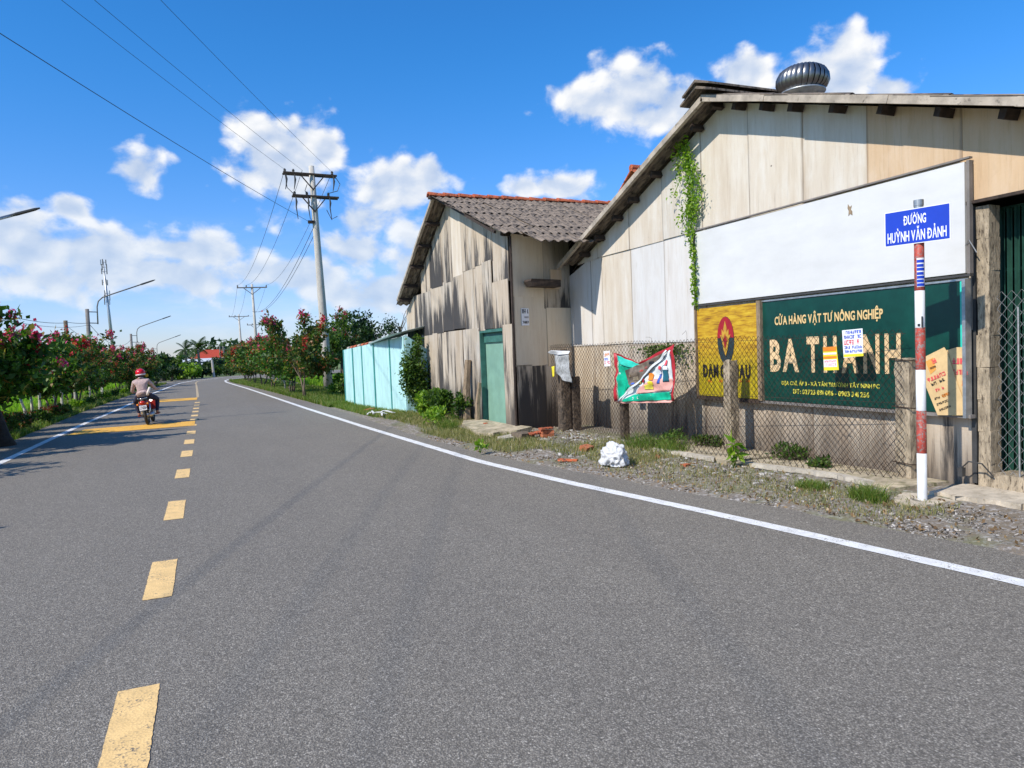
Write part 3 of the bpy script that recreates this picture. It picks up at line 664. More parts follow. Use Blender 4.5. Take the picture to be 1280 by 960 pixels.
mb = MB(); mb.box((7.02, 4.93, .22), (.05, .05, .09)); mb.tube([(7.02, 4.93, .26), (7.0, 4.84, .34), (7.02, 4.72, .33), (7.1, 4.66, .2)], .008, 5); mb.build('bracket', 'steel_dark', wh)
# ---- turbine ventilator on the roof
vt = empty('roof_ventilator', (7.85, 7.75, 4.9), 'shiny metal turbine ventilator dome on the warehouse roof ridge', 'ventilator')
mb = MB(); mb.lathe([(.20, 4.86), (.20, 5.02), (.30, 5.04), (.30, 5.06), (.2, 5.07)], (7.85, 7.75, 0), 24); mb.build('base', 'galv', vt, True)
mb = MB(); mb.lathe([(.25, 5.05), (.28, 5.12), (.285, 5.2), (.25, 5.28), (.15, 5.335), (.02, 5.35)], (7.85, 7.75, 0), 24); mb.build('core', 'black', vt, True)
vprof = [(.25, 5.06), (.31, 5.11), (.34, 5.18), (.335, 5.26), (.29, 5.34), (.20, 5.395), (.07, 5.42)]
for k in range(26):
    a = 2*pi*k/26; vs = []
    for j, (r, z) in enumerate(vprof):
        for da, dr in ((0, 0), (.12, .016), (.23, -.012)):
            b = a+da+.035*j; vs.append((7.85+(r+dr)*cos(b), 7.75+(r+dr)*sin(b), z))
    fs = [(j*3+i, j*3+i+1, j*3+i+4, j*3+i+3) for j in range(len(vprof)-1) for i in (0, 1)]
    mb = MB(); mb.add(vs, fs); mb.build('vane', 'vent', vt, True)
mb = MB(); mb.lathe([(.10, 5.412), (.09, 5.43), (.01, 5.435)], (7.85, 7.75, 0), 16); mb.build('cap', 'galv', vt, True)
# ================================================================= SMALL HOUSE
XH, YH = 5.6, 13.0
def zh(Y): return 5.33 - (.55*(Y-16.66) if Y > 16.66 else .38*(16.66-Y))
hs_ = empty('old_house', (XH, 17, 0), 'small old gabled house clad in mould-blackened boards with grey corrugated roof and green door', 'house')
def hp(m, y0, y1, z0, z1, k, name='wall_sheet'):
    a = z1 if z1 else None
    poly = [(y0, z0), (y1, z0+rp.uniform(-.015, .015))] + ([(y1, min(a, zh(y1)-.02)), (y0, min(a, zh(y0)-.02))] if a else [])
    if not a:
        ys = [y1] + ([16.66] if y0 < 16.66 < y1 else []) + [y0]; poly += [(y, zh(y)-.02) for y in ys]
    return panel(name, m, XH-.012-.005*(k % 3)-rp.uniform(0, .003), poly, hs_, .014)
def yy(xs, y): return [onX(x, y, XH).y for x in xs]
# tier three
T3 = [(636.5, 617, 3.0, 'sheet_mid'), (617, 594.5, 3.50, 'sheet_mid'), (594.5, 579, 3.47, 'sheet_mid'), (579, 566, 3.42, 'sheet'), (566, 553, 3.36, 'sheet_mid'), (553, 538, 3.32, 'sheet_dark'), (538, 526, 3.25, 'sheet_mid')]
for k, (a, b, z0, m) in enumerate(T3):
    y0 = onX(a, 330, XH).y; y1 = onX(b, 330, XH).y; hp(m, y0-.015, y1+.015, z0, None, k)
T2 = [(637, 617, 2.1, 3.02, 'sheet_mid'), (617, 606, 2.1, 3.5, 'sheet_dark'), (606, 594, 2.08, 3.5, 'sheet_mid'), (594, 582, 2.1, 3.46, 'sheet_mid'), (582, 567, 2.18, 3.40, 'sheet_dark'), (567, 554, 2.17, 3.36, 'sheet_dark'), (554, 540, 2.14, 3.31, 'sheet_dark'), (540, 529, 2.12, 3.25, 'sheet_dark'), (529, 519, 2.1, 3.25, 'sheet_dark'), (519, 507, 2.0, 3.25, 'sheet_mid')]
for k, (a, b, z0, z1, m) in enumerate(T2):
    y0 = onX(a, 380, XH).y; y1 = onX(b, 380, XH).y; hp(m, max(YH, y0-.015), min(21.0, y1+.015), z0, z1+.03, k+1)
T1 = [(20.9, 20.2, 'sheet_dark'), (20.2, 19.5, 'sheet_dark'), (19.5, 18.7, 'sheet_dark'), (18.7, 18.0, 'sheet_mid'), (18.0, 17.25, 'sheet_dark'), (17.25, 16.6, 'sheet_dark'), (16.6, 16.0, 'sheet_mid'), (16.0, 15.4, 'sheet_dark'), (15.4, 14.92, 'sheet_mid'), (13.52, YH, 'sheet_mid')]
for k, (a, b, m) in enumerate(T1): hp(m, b-.012, a+.012, -.05, 2.15, k+2)
mb = MB(); mb.prism([(XH+.16, 13.3, -.05), (XH+.16, 21, -.05), (XH+.16, 21, 2.8), (XH+.16, 16.66, 5.1), (XH+.16, 13.3, 3.8)], (.05, 0, 0)); mb.box((9, 20.97, 1.4), (6.8, .05, 2.9)); mb.prism([(5.7, 13.12, 0), (7.3, 13.67, 0), (7.3, 13.67, 3.6), (5.7, 13.12, 3.6)], (0, .04, 0)); mb.box((9.8, 13.7, 1.6), (5.0, .05, 3.3)); mb.box((12.4, 17, 1.4), (.05, 8, 2.9)); mb.build('added_dark_backing', 'inside', hs_)  # same unseen dark backing, added behind the house sheets
# side wall facing the camera, running back at a slight angle
def ys_(x): return YH+.34*(x-5.6)
def sp(m, x0, x1, z0, z1, k, name='wall_sheet'):
    y0, y1 = ys_(x0)-.006*k, ys_(x1)-.006*k; mb = MB(); mb.prism([(x0, y0, z0), (x1, y1, z0), (x1, y1, z1), (x0, y0, z1)], (0, .014, 0)); return mb.build(name, m, hs_)
M['sheet_plain_low'] = M['sheet_mid']
sp('sheet_plain', 5.6, 6.40, 2.68, 3.90, 2); sp('sheet_mid', 6.40, 7.14, 2.45, 3.90, 1); sp('sheet_plain', 5.61, 6.45, 1.30, 2.70, 1); sp('sheet_plain', 6.44, 7.14, 1.28, 2.47, 2)
sp('sheet_dark', 5.62, 6.02, -.05, 1.33, 1); sp('sheet_dark', 6.02, 6.36, -.05, 1.33, 0); sp('sheet_dark', 6.36, 7.14, -.05, 1.31, 1)
mb = MB(); mb.box((6.72, ys_(6.72)-.03, 3.14), (.34, .03, .22), rz=.327); mb.build('wall_patch', 'sheet_tan', hs_); mb = MB(); mb.box((6.62, ys_(6.62)-.04, 2.92), (.40, .03, .14), rz=.327); mb.build('wall_patch', 'sheet_tan', hs_)
mb = MB(); mb.box((XH-.03, YH-.01, 1.9), (.03, .045, 3.9), ry=.008); mb.build('corner_gap_strip', 'wood_dark', hs_)  # dark strip added in place of the dark gap at the corner
mb = MB(); mb.prism([(5.86, 12.70, 2.96), (5.92, 12.70, 2.86), (6.62, 12.92, 2.86), (6.62, 12.92, 3.0), (5.88, 12.70, 3.0)], (0, .34, 0)); mb.build('gutter_end', 'wood_dark', hs_)
# door
d_ = MB(); d_.box((XH+.12, 14.20, 1.02), (.04, 1.30, 2.0)); d_ = d_.build('door', 'door', hs_)
mb = MB(); mb.box((XH+.06, 14.89, 1.05), (.16, .04, 2.1)); mb.box((XH+.06, 13.55, 1.05), (.16, .04, 2.1)); mb.box((XH+.06, 14.2, 2.06), (.16, 1.3, .06)); mb.box((XH+.09, 14.2, 1.93), (.06, 1.28, .22)); mb.build('door_frame', 'door_dark', hs_)
mb = MB(); mb.box((XH+.09, 13.72, 1.0), (.02, .03, .12)); mb.build('handle', 'steel_dark', d_)
mb = MB(); mb.box((XH+.04, 14.2, 0.03), (.22, 1.4, .06)); mb.build('threshold', 'concrete', hs_)
# corrugated roof
roof_slope(hs_, 5.22, 12.2, 16.66, 5.36, -1, .38, 7, .685, 1.05, .177, .021, front=[0, .02, 0, .06, .03, .12, .55], jit=.03, seed=4)
roof_slope(hs_, 5.22, 12.2, 16.66, 5.36, 1, .55, 4, 1.16, .88, .177, .028, jit=.02, seed=5)
rake_board(5.18, [((16.7, 5.30), (18.6, 4.26)), ((18.6, 4.25), (20.55, 3.17))], 'roof_edge', hs_, h=.07, w=.07)
rake_board(5.24, [((16.5, 5.24), (14.6, 4.52)), ((14.6, 4.51), (13.0, 3.90))], 'wood_dark', hs_, h=.05, w=.05)
for Y in (17.4, 18.2, 19.0, 19.8, 20.4):
    mb = MB(); mb.box((5.42, Y, zh(Y)-.07), (.40, .07, .09), rx=-.5, jit=.006); mb.build('purlin', 'wood_dark', hs_)
for Y in (16.0, 15.0, 14.0, 13.12):
    mb = MB(); mb.box((6.3, Y, zh(Y)-.06), (1.7, .07, .09), rx=.36, jit=.006); mb.build('purlin', 'wood_dark', hs_)
x = 5.08; k = 0
while x < 12.2:
    L = .38; mb = MB(); prof = []
    for j in range(7):
        a = pi*j/6; prof.append((cos(a)*.12, sin(a)*.085))
    P0 = [Vector((x, 16.66+p[0]*1.08, 5.375+p[1]*1.12)) for p in prof]; P1 = [Vector((x+L+.05, 16.66+p[0]*.95, 5.36+p[1]*.93)) for p in prof]
    c0 = [Vector((x, 16.66+p[0]*.85, 5.355+p[1]*.9)) for p in prof]; c1 = [Vector((x+L+.05, 16.66+p[0]*.75, 5.345+p[1]*.75)) for p in prof]
    n_ = 7; vs = P0+P1+c0+c1; fs = [(i, i+1, n_+i+1, n_+i) for i in range(6)] + [(2*n_+i, 3*n_+i, 3*n_+i+1, 2*n_+i+1) for i in range(6)] + [(i, 2*n_+i, 2*n_+i+1, i+1) for i in range(6)] + [(n_+i, n_+i+1, 3*n_+i+1, 3*n_+i) for i in range(6)]
    mb.add(vs, fs); o = mb.build('ridge_tile', 'tile', hs_); o.rotation_euler.z = rp.uniform(-.01, .01); x += L; k += 1
mb = MB(); mb.box((8.6, 16.66, 5.34), (7.0, .16, .07)); mb.build('ridge_mortar', 'wood_dark', hs_)
# number plate on the side wall
def scribble(name, m, o, r, u, w, h, seed, parent, cols=7, solid=.78, th=.002):
    """rows of small printed strokes, too fine to read in the photograph"""
    r = Vector(r).normalized(); u = Vector(u).normalized(); n_ = r.cross(u); rr2 = random.Random(seed); mb = MB(); x = 0.0; cw = w/cols
    for c in range(cols):
        if rr2.random() > solid+.12: continue
        a = cw*.14; b = cw*(.78); X0 = c*cw+a
        for q in rr2.sample([(0, 0, .22, 1), (.78, 0, .22, 1), (0, .8, 1, .2), (0, .4, 1, .2), (0, 0, 1, .2), (.35, 0, .28, 1)], 3):
            p = Vector(o) + r*(X0+q[0]*b) + u*(q[1]*h); mb.prism([p, p+r*q[2]*b, p+r*q[2]*b+u*q[3]*h, p+u*q[3]*h], n_*(th+rr2.uniform(0, .0006)))
    if mb.v: return mb.build(name, m, parent)
pl = empty('wall_plate', (5.85, 13.05, 2.2), 'small printed enamel plate on the beige side wall of the old house', 'plate')
mb = MB(); mb.box((5.88, ys_(5.88)-.022, 2.28), (.20, .008, .34), rz=.327); mb.build('plate', 'paper_white', pl)
scribble('print', 'black', (5.80, ys_(5.80)-.029, 2.35), (1, .34, 0), (0, 0, 1), .17, .08, 1, pl, 5); scribble('print', 'banner_grey', (5.80, ys_(5.80)-.029, 2.26), (1, .34, 0), (0, 0, 1), .17, .03, 2, pl, 6); scribble('print', 'black', (5.80, ys_(5.80)-.029, 2.15), (1, .34, 0), (0, 0, 1), .17, .05, 3, pl, 6)
# ================================================================= TILED HOUSE BEHIND
c = onX(789, 211, 15.0); h3 = empty('tiled_house', (15.5, c.y, 0), 'pale house with mossy terracotta roof peeking up behind the two front roofs', 'house')
cy, cz = c.y, c.z
mb = MB(); mb.prism([(15.3, cy-4, 0), (15.3, cy+4, 0), (15.3, cy+4, cz-2.9), (15.3, cy, cz-.12), (15.3, cy-4, cz-2.9)], (8, 0, 0)); mb.build('wall', 'concrete', h3)
for sgn in (1, -1):
    for k in range(9):
        mb = MB(); y0 = cy+sgn*.5*k; z0 = cz-.35*k; mb.prism([(15.0, y0, z0+.03), (15.0, y0+sgn*.56, z0-.39+.03), (15.0, y0+sgn*.56, z0-.39-.02), (15.0, y0, z0-.05)], (8.6, 0, 0)); mb.build('tile_course', 'tile', h3)
for k in range(14):
    mb = MB(); mb.lathe([(.13, 15.0+k*.6-.02), (.12, 15.6+k*.6)], (0, cy, cz+.03), 10, 'X'); mb.build('ridge_tile', 'tile', h3)
# ================================================================= TURQUOISE SHED
ts = empty('turquoise_shed', (4.7, 22, 0), 'small turquoise sheet-metal shed beside the old house, with tile scraps on top', 'shed')
A = Vector((4.37, 25.0, 0)); Bq = Vector((4.95, 19.05, 0)); D = Bq-A
cuts = [0, .175, .35, .55, .80, 1.0]
for k in range(5):
    a = A + D*(cuts[k]+.006); b = A + D*(cuts[k+1]-.006); za = 1.86+.26*cuts[k]; zz = 1.86+.26*cuts[k+1]
    n_ = Vector((D.y, -D.x, 0)).normalized()*-.03*(1)
    mb = MB(); vs = []; 
    o_ = Vector((-.0, 0, 0)) + Vector((.012*(k % 2), 0, 0))
    mb.prism([a+o_, b+o_, b+o_+Vector((0, 0, zz)), a+o_+Vector((0, 0, za))], (.03, 0, 0)); mb.build('wall_panel', 'teal_wall', ts)
    mb = MB(); mb.box(A+D*cuts[k]+Vector((-.008, 0, za/2)), (.03, .05, za)); mb.build('seam_batten', 'teal_dark', ts)
mb = MB(); mb.prism([(4.96, 19.03, 0), (5.58, 19.03, 0), (5.58, 19.03, 1.75), (4.98, 19.03, 2.16)], (0, .03, 0)); mb.build('end_panel', 'teal_wall', ts)
mb = MB(); mb.prism([(4.50, 25, 0), (5.6, 25, 0), (5.6, 25, 1.9), (4.50, 25, 1.8)], (0, .03, 0)); mb.box((5.5, 22.5, .9), (.05, 4.8, 1.7)); mb.build('back_panel', 'teal_dark', ts)
vs, fs = corr_mesh(2.9, 1.0, .15, .02); mb = MB()
for v in vs: pass
mb.add([(4.60+v[1]*1.02-.05*(v[0]/2.9), 22.0-v[0]*.99, 1.99+.16*v[0]/2.9+v[1]*.22+v[2]) for v in vs], fs); mb.build('tin_roof_sheet', 'tin_roof', ts)
for k in range(7):
    y = 24.9-k*.42; mb = MB(); mb.lathe([(.07, y-.2), (.065, y+.19)], (A.x+.18+(25-y)*.09, 0, 1.90+.018*k), 8, 'Y'); mb.build('ridge_tile', 'tile' if k % 3 else 'roof_edge', ts)
# mossy wooden posts beside the door
for (px, h_, w_, lb) in ((583, 1.45, .13, 'mossy timber post leaning on the wall left of the green door'), (596, .95, .08, 'thin dark stake at the foot of the green door jamb')):
    b = onX(px, 528, 5.40); mb = MB(); mb.tube([(5.42, b.y, 0), (5.44, b.y+.02, h_*.5), (5.5, b.y-.02, h_)], [w_*.75, w_*.7, w_*.55], 6); tag(mb.build('timber_post', 'wood_old', None), lb, 'post')
# ================================================================= BOARDS ON THE WAREHOUSE WALL
KX = 7.06/7.15
def bw(Y): return Y*KX
def bz(z): return CH+(z-CH)*KX
wb = empty('white_billboard', (7.06, bw(7.1), bz(2.2)), 'big blank white board with a torn spot above the green shop sign', 'billboard')
mb = MB(); mb.prism([(7.06, bw(4.96), bz(2.24)), (7.06, bw(9.31), bz(2.24)), (7.06, bw(9.31), bz(3.355)), (7.06, bw(4.96), bz(3.355))], (.03, 0, 0)); mb.build('panel', 'board_white', wb)
mb = MB(); y0, y1, z0, z1 = bw(4.93), bw(9.33), bz(2.215), bz(3.375)
mb.box((7.07, (y0+y1)/2, z1+.012), (.05, y1-y0+.06, .018)); mb.build('frame', 'pole_dark', wb)
mb = MB(); mb.box((7.07, (y0+y1)/2, z0), (.05, y1-y0+.06, .022)); mb.build('frame', 'steel_dark', wb)
mb = MB(); mb.box((7.07, y0-.015, (z0+z1)/2), (.05, .03, z1-z0-.03)); mb.build('frame', 'pole_dark', wb)
mb = MB(); mb.box((7.07, y1+.01, (z0+z1)/2), (.05, .02, z1-z0-.03)); mb.build('frame', 'pole_dark', wb)
q = onX(1062, 263, 7.055); mb = MB(); pts = []
for k in range(11):
    a = 2*pi*k/11; rr_k = .045*(1+.55*((k*7) % 5-2)/2); pts.append(q + Vector((0, cos(a)*rr_k*.8, sin(a)*rr_k*1.2)))
mb.prism(pts, (.004, 0, 0)); mb.build('torn_spot', 'wood_old', wb)
gb = empty('shop_signboard', (7.07, bw(7.1), bz(.78)), 'long dark green shop signboard with gold lettering behind the chain-link fence', 'signboard')
mb = MB(); mb.prism([(7.065, bw(4.98), bz(.80)), (7.065, bw(7.87), bz(.80)), (7.065, bw(7.87), bz(2.165)), (7.065, bw(4.98), bz(2.165))], (.03, 0, 0)); mb.build('panel', 'board_green', gb)
mb = MB(); mb.box((7.075, bw(6.43), bz(.775)), (.07, bw(3.05), .035)); mb.build('frame', 'pole_dark', gb)
mb = MB(); mb.box((7.075, bw(6.43), bz(2.175)), (.05, bw(3.0), .02)); mb.build('frame', 'galv', gb)
mb = MB(); mb.box((7.05, bw(4.945), bz(1.47)), (.09, .035, 1.40)); mb.build('frame', 'galv', gb)
mb = MB(); mb.box((7.055, bw(4.99), bz(1.48)), (.03, .03, 1.34)); mb.build('edge_strip', 'banner_cyan', gb)
mb = MB(); mb.box((7.04, bw(7.905), bz(1.49)), (.05, .07, 1.38)); mb.build('edge_strip', 'wood_old', gb)
RT, UP = (0, -1, 0), (0, 0, 1)
def sign_text(s, name, x0, x1, yt0, yb0, m, par, X=7.062, bold=.02, depth=.004, spacing=1.0):
    a = onX(x0, yt0, X); b = onX(x0, yb0, X); c_ = onX(x1, yb0, X); w = abs(c_.y-b.y); return text(s, name, w, a.z-b.z, (X, b.y, b.z), RT, UP, m, par, bold, depth, spacing)
def fit_text(s, name, Y0, Y1, z0, z1, m, par, X=7.062, bold=.02, spacing=1.0, single=False): return text(s, name, Y0-Y1, z1-z0, (X, Y0, z0), RT, UP, m, par, bold, .004, spacing, single)
fit_text('CỬA HÀNG VẬT TƯ NÔNG NGHIỆP', 'lettering', 7.54, 5.86, 1.835, 1.945, 'gold_letters', gb, bold=.028)
fit_text('BA', 'lettering', 7.64, 7.13, 1.225, 1.645, 'cream_letters', gb, bold=.035, spacing=1.1, single=True)
fit_text('THANH', 'lettering', 6.99, 5.64, 1.225, 1.665, 'cream_letters', gb, bold=.035, spacing=2.6, single=True)
fit_text('ĐỊA CHỈ, ẤP 3 - XÃ TÂN TRƯỜNH TÂY NINH PC', 'lettering', 7.44, 5.92, 1.035, 1.085, 'lime_letters', gb, bold=.02)
fit_text('ĐT: 02723 891 086 - 0903 341 256', 'lettering', 7.24, 6.06, .925, .985, 'lime_letters', gb, bold=.025)
yb = empty('fertilizer_sign', (7.06, bw(8.6), bz(.8)), 'weathered yellow fertilizer poster board with red oval emblem and black lettering', 'signboard')
mb = MB(); mb.prism([(7.06, bw(7.95), bz(.81)), (7.06, bw(9.31), bz(.81)), (7.06, bw(9.31), bz(2.165)), (7.06, bw(7.95), bz(2.165))], (.03, 0, 0)); mb.build('panel', 'board_yellow', yb)
mb = MB(); mb.box((7.05, bw(9.33), bz(1.5)), (.05, .03, 1.4)); mb.build('frame', 'wood_old', yb); mb = MB(); mb.box((7.07, bw(8.64), bz(.775)), (.07, bw(1.4), .05)); mb.build('frame', 'wood_dark', yb)
oc = onX(907, 424, 7.055); ow, oh = .185, .335
def oval(c, w, h, X, a0, a1, n=24, name='oval', m='logo_red', par=None, th=.003):
    pts = [Vector((X, c.y+cos(a0+(a1-a0)*k/n)*w, c.z+sin(a0+(a1-a0)*k/n)*h*(1.0 if sin(a0+(a1-a0)*k/n) > 0 else 1.12))) for k in range(n+1 if a1-a0 < 6.2 else n)]
    mb = MB(); mb.prism(pts, (-th, 0, 0)); return mb.build(name, m, par)
em = oval(oc, ow, oh, 7.058, 0, 2*pi, name='emblem', m='logo_navy', par=yb)
oval(Vector((0, oc.y, oc.z+.02)), ow*.97, oh*.92, 7.054, 0, pi, name='emblem_top', m='logo_red', par=em)
fl = [(0, .27), (.035, .16), (.03, .10), (.075, .15), (.075, .05), (.115, .07), (.07, -.04), (.045, -.15), (0, -.25), (-.045, -.15), (-.07, -.04), (-.115, .07), (-.075, .05), (-.075, .15), (-.03, .10), (-.035, .16)]
mb = MB(); mb.prism([(7.050, oc.y+a, oc.z+b) for a, b in fl], (-.003, 0, 0)); mb.build('flame', 'logo_gold', em)
mb = MB(); mb.prism([(7.046, oc.y+a*.45, oc.z-.03+b*.42) for a, b in fl], (-.003, 0, 0)); mb.build('flame', 'logo_red', em)
q0 = onX(879, 454, 7.05); q1 = onX(938, 471, 7.05)
fit_text('ĐẠM CÀ MAU', 'lettering', q0.y+.02, q1.y, q0.z-.20, q0.z-.02, 'black', yb, X=7.055, bold=.05)
for px in (887, 900, 925, 935):
    q = onX(px, 476, 7.05); scribble('print', 'ink_orange', (7.055, q.y+.05, q.z-.02), RT, UP, .1, .035, px, yb, 4)
# carton sheets propped in the right end of the sign
def pxpoly(pts, X): return [onX(x, y, X) for x, y in pts]
def poly_thing(name, m, pts, X, th, parent=None, label=None, cat=None):
    mb = MB(); mb.prism(pxpoly(pts, X), (th, 0, 0)); o = mb.build(name, m, parent)
    return o
c2 = empty('carton_sheet', onX(1195, 519, 7.03), 'flattened carton with red print, behind the front carton at the sign end', 'carton')
poly_thing('board', 'carton', [(1176, 440), (1196, 434), (1206, 434), (1208, 520), (1190, 520)], 7.03, .006, c2)
scribble('print', 'ink_red', onX(1190, 455, 7.027), RT, UP, .16, .06, 11, c2, 4); scribble('print', 'ink_red', onX(1190, 468, 7.027), RT, UP, .17, .05, 12, c2, 5); scribble('print', 'ink_orange', onX(1202, 482, 7.027), RT, UP, .05, .05, 13, c2, 3)
c1 = empty('carton_sheet', onX(1180, 519, 7.015), 'creased tan carton panel with red and black print, leaning behind the striped pole', 'carton')
poly_thing('board', 'carton', [(1156, 446), (1180, 434), (1184, 440), (1196, 478), (1206, 505), (1206, 519), (1172, 519), (1156, 480)], 7.015, .006, c1)
poly_thing('orange_field', 'carton_orange', [(1157, 452), (1166, 447), (1170, 462), (1163, 468)], 7.012, .002, c1)
dr = Vector((0, -1, .42)).normalized(); du = Vector((0, .42, 1)).normalized()
for (x, y, w, h, m, s_) in ((1160, 478, .22, .04, 'ink_red', 21), (1161, 484, .2, .03, 'black', 22), (1165, 492, .15, .03, 'ink_red', 23), (1168, 500, .14, .02, 'black', 24), (1163, 462, .07, .02, 'black', 25), (1178, 497, .09, .03, 'ink_orange', 26), (1171, 507, .14, .02, 'black', 27), (1174, 514, .14, .02, 'black', 28), (1166, 455, .05, .05, 'ink_red', 29)):
    scribble('print', m, onX(x, y, 7.011), dr, du, w, h, s_, c1, 6)
# ================================================================= CHAIN-LINK FENCE
FA, FB = Vector((6.20, 12.7, 0)), Vector((6.90, 5.45, 0))
fence = empty('chain_link_fence', (6.6, 9, 0), 'rusty chain-link fence strung between concrete posts before the warehouse', 'fence')
def chain(A_, B_, z0, z1, pitch, r, m, name, parent, seed=0, sag=.02):
    rg = np.random.default_rng(seed); L = (B_-A_).length; nw = int(L/pitch); nz = int((z1-z0)/(pitch*1.12))
    d = np.array((B_-A_).normalized()); nn = np.array([-d[1], d[0], 0]); up = np.array([0, 0, 1.0])
    V = []; F_ = []
    u0s = np.arange(nw)*pitch
    t = np.arange(nz+1); base = np.array(A_)
    ring = [(cos(a)*r, sin(a)*r) for a in (.5, 2.6, 4.7)]
    cnt = 0; bulge = lambda u, z: sag*np.sin(u*2.1+z*1.7)+sag*.6*np.sin(u*5.3-z*3.1)
    for i in range(nw):
        u = u0s[i] + np.where((t+i) % 2 == 0, 0, 1)*pitch + rg.normal(0, .0012, nz+1)
        z = z0 + (z1-z0)*t/nz + .012*np.sin(u*3.1) + rg.normal(0, .001, nz+1)
        w = bulge(u, z) + np.where((t+i) % 2 == 0, .003, -.003)
        C_ = base[None] + d[None]*u[:, None] + nn[None]*w[:, None] + up[None]*z[:, None]
        rings = np.stack([C_ + d[None]*a + nn[None]*b for a, b in ring], 1)  # (nz+1,3,3)
        V.append(rings.reshape(-1, 3))
        k = np.arange(nz)[:, None]*3 + cnt; j = np.arange(3)[None]; j2 = (j+1) % 3
        F_.append(np.stack([k+j, k+j2, k+3+j2, k+3+j], -1).reshape(-1, 4)); cnt += (nz+1)*3
    o = npmesh(name, np.concatenate(V), np.concatenate(F_), m, parent); o['kind'] = 'stuff'; return o
chain(FA, FB, .10, 1.70, .041, .0036, 'wire', 'wire_mesh', fence, 1)
# second pleat of loose mesh hanging along the bottom
FA2 = Vector((6.14, 9.6, 0)); FB2 = Vector((6.80, 5.5, 0))
chain(FA2+Vector((-.05, 0, 0)), FB2+Vector((-.03, 0, 0)), .04, .26, .045, .0038, 'wire', 'wire_mesh', fence, 2, .03)
def rough_post(name, m, x, y, h, w, parent, seed, lean=(0, 0), tw=.0, top=True):
    rg = random.Random(seed); mb = MB(); nz = 12; vs = []; per = 12
    for k in range(nz+1):
        z = h*k/nz
        for i in range(per):
            a = 2*pi*(i+.5)/per; cx_ = max(-1, min(1, 1.35*cos(a))); cy_ = max(-1, min(1, 1.35*sin(a)))
            s_ = w/2*(1+rg.uniform(-.07, .07)) * (.93 if k in (0, nz) else 1)
            vs.append((x+cx_*s_+lean[0]*z, y+cy_*s_+lean[1]*z, z-.03+(rg.uniform(-.02, .02) if k == nz else 0)))
    fs = [(k*per+i, k*per+(i+1) % per, (k+1)*per+(i+1) % per, (k+1)*per+i) for k in range(nz) for i in range(per)] + [tuple(nz*per+i for i in range(per))]
    mb.add(vs, fs); return mb.build(name, m, parent)
rough_post('post', 'conc_post', 7.02, 5.52, 1.40, .19, fence, 1, (-.01, 0)); rough_post('post', 'conc_post', 6.72, 8.05, 1.40, .15, fence, 2, (0, .0))
rough_post('post', 'dark_post', 6.50, 10.5, 1.30, .12, fence, 3); rough_post('post', 'dark_post', 6.30, 12.35, 1.62, .19, fence, 4)
rough_post('post', 'dark_post', 6.52, 12.3, 1.1, .16, fence, 6)
for z in (1.36, .85, .24):
    mb = MB(); a_ = .115; mb.tube([(7.02-a_, 5.52-a_, z), (7.02-a_, 5.52+a_, z+.01), (7.02+a_, 5.52+a_, z), (7.02+a_, 5.52-a_, z-.02), (7.02-a_, 5.52-a_, z)], .006, 5); mb.build('tie_wire', 'wire', fence)
for z in (1.65, .9):
    mb = MB(); mb.tube([FA+Vector((0, 0, z)), FA.lerp(FB, .3)+Vector((0, 0, z-.02)), FA.lerp(FB, .65)+Vector((0, 0, z-.01)), FB+Vector((0, 0, z))], .003, 4); mb.build('strand_wire', 'wire', fence)
for k in range(10):                                   # loose ends curling off the mesh
    t_ = rp.uniform(.3, .98); p = FA.lerp(FB, t_)+Vector((-.03, 0, rp.choice([1.62, .72, .75, .78]))); mb = MB(); q = [p]
    for j in range(5): q.append(q[-1]+Vector((rp.uniform(-.04, .01), rp.uniform(-.09, .09), rp.uniform(-.08, .07))))
    mb.tube(q, .0025, 4); mb.build('loose_wire', 'wire', fence)
# grey diamond mesh screen in front of the folding gate
gm = empty('mesh_screen', (7.1, 4, .2), 'bright grey diamond wire screen standing in front of the green folding gate', 'screen')
chain(Vector((7.17, 4.66, 0)), Vector((7.15, 2.9, 0)), .20, 2.02, .048, .0036, 'wire_grey', 'wire_mesh', gm, 4, .012)
for y in (4.44, 4.18, 3.6): 
    mb = MB(); mb.tube([(7.15, y, .18), (7.14, y, 1.86)], .009, 6); mb.build('rod', 'wire_grey', gm)
mb = MB(); mb.tube([(7.06, 4.78, 2.42), (7.02, 4.83, 2.55), (7.04, 4.88, 2.50)], .006, 5); mb.build('loose_wire', 'wire_grey', gm)
# notices tied to the mesh
def notice(px, X, label, rows, base, cat='notice', sheets=None):
    P = pxpoly(px, X); o = empty('paper_notice', P[-1], label, cat); mb = MB(); mb.prism(P, (.003, 0, 0)); mb.build('paper', base, o)
    tl, tr, br, bl = P[0], P[1], P[2], P[3]; H = tl.z-bl.z; Wd = (tr-tl).length
    for k, (f0, f1, m, cols) in enumerate(rows):
        a = tl.lerp(bl, f1) + (tr-tl)*.06; a.x = X-.001
        if cols: scribble('print', m, a, (tr-tl), (tl-bl), Wd*.88, H*(f1-f0), k+int(px[0][0]), o, cols)
        else:
            r_ = (tr-tl)*.96; mb = MB(); p = tl.lerp(bl, f1)+(tr-tl)*.02; u_ = (tl-bl)*(f1-f0); p.x = X-.0005; mb.prism([p, p+r_, p+r_+u_, p+u_], (-.002, 0, 0)); mb.build('colour_band', m, o)
    return o
notice([(1052.5, 413), (1078, 410.5), (1079, 445), (1054.5, 447.5)], 6.76, 'white notice with blue and red print hung over the gold letters of the green sign',
       [(.04, .15, 'ink_blue', 8), (.2, .32, 'ink_blue', 8), (.37, .53, 'ink_red', 7), (.58, .68, 'ink_blue', 9), (.73, .82, 'ink_blue', 7), (.87, .97, 'paper_yellow', 0)], 'paper_white')
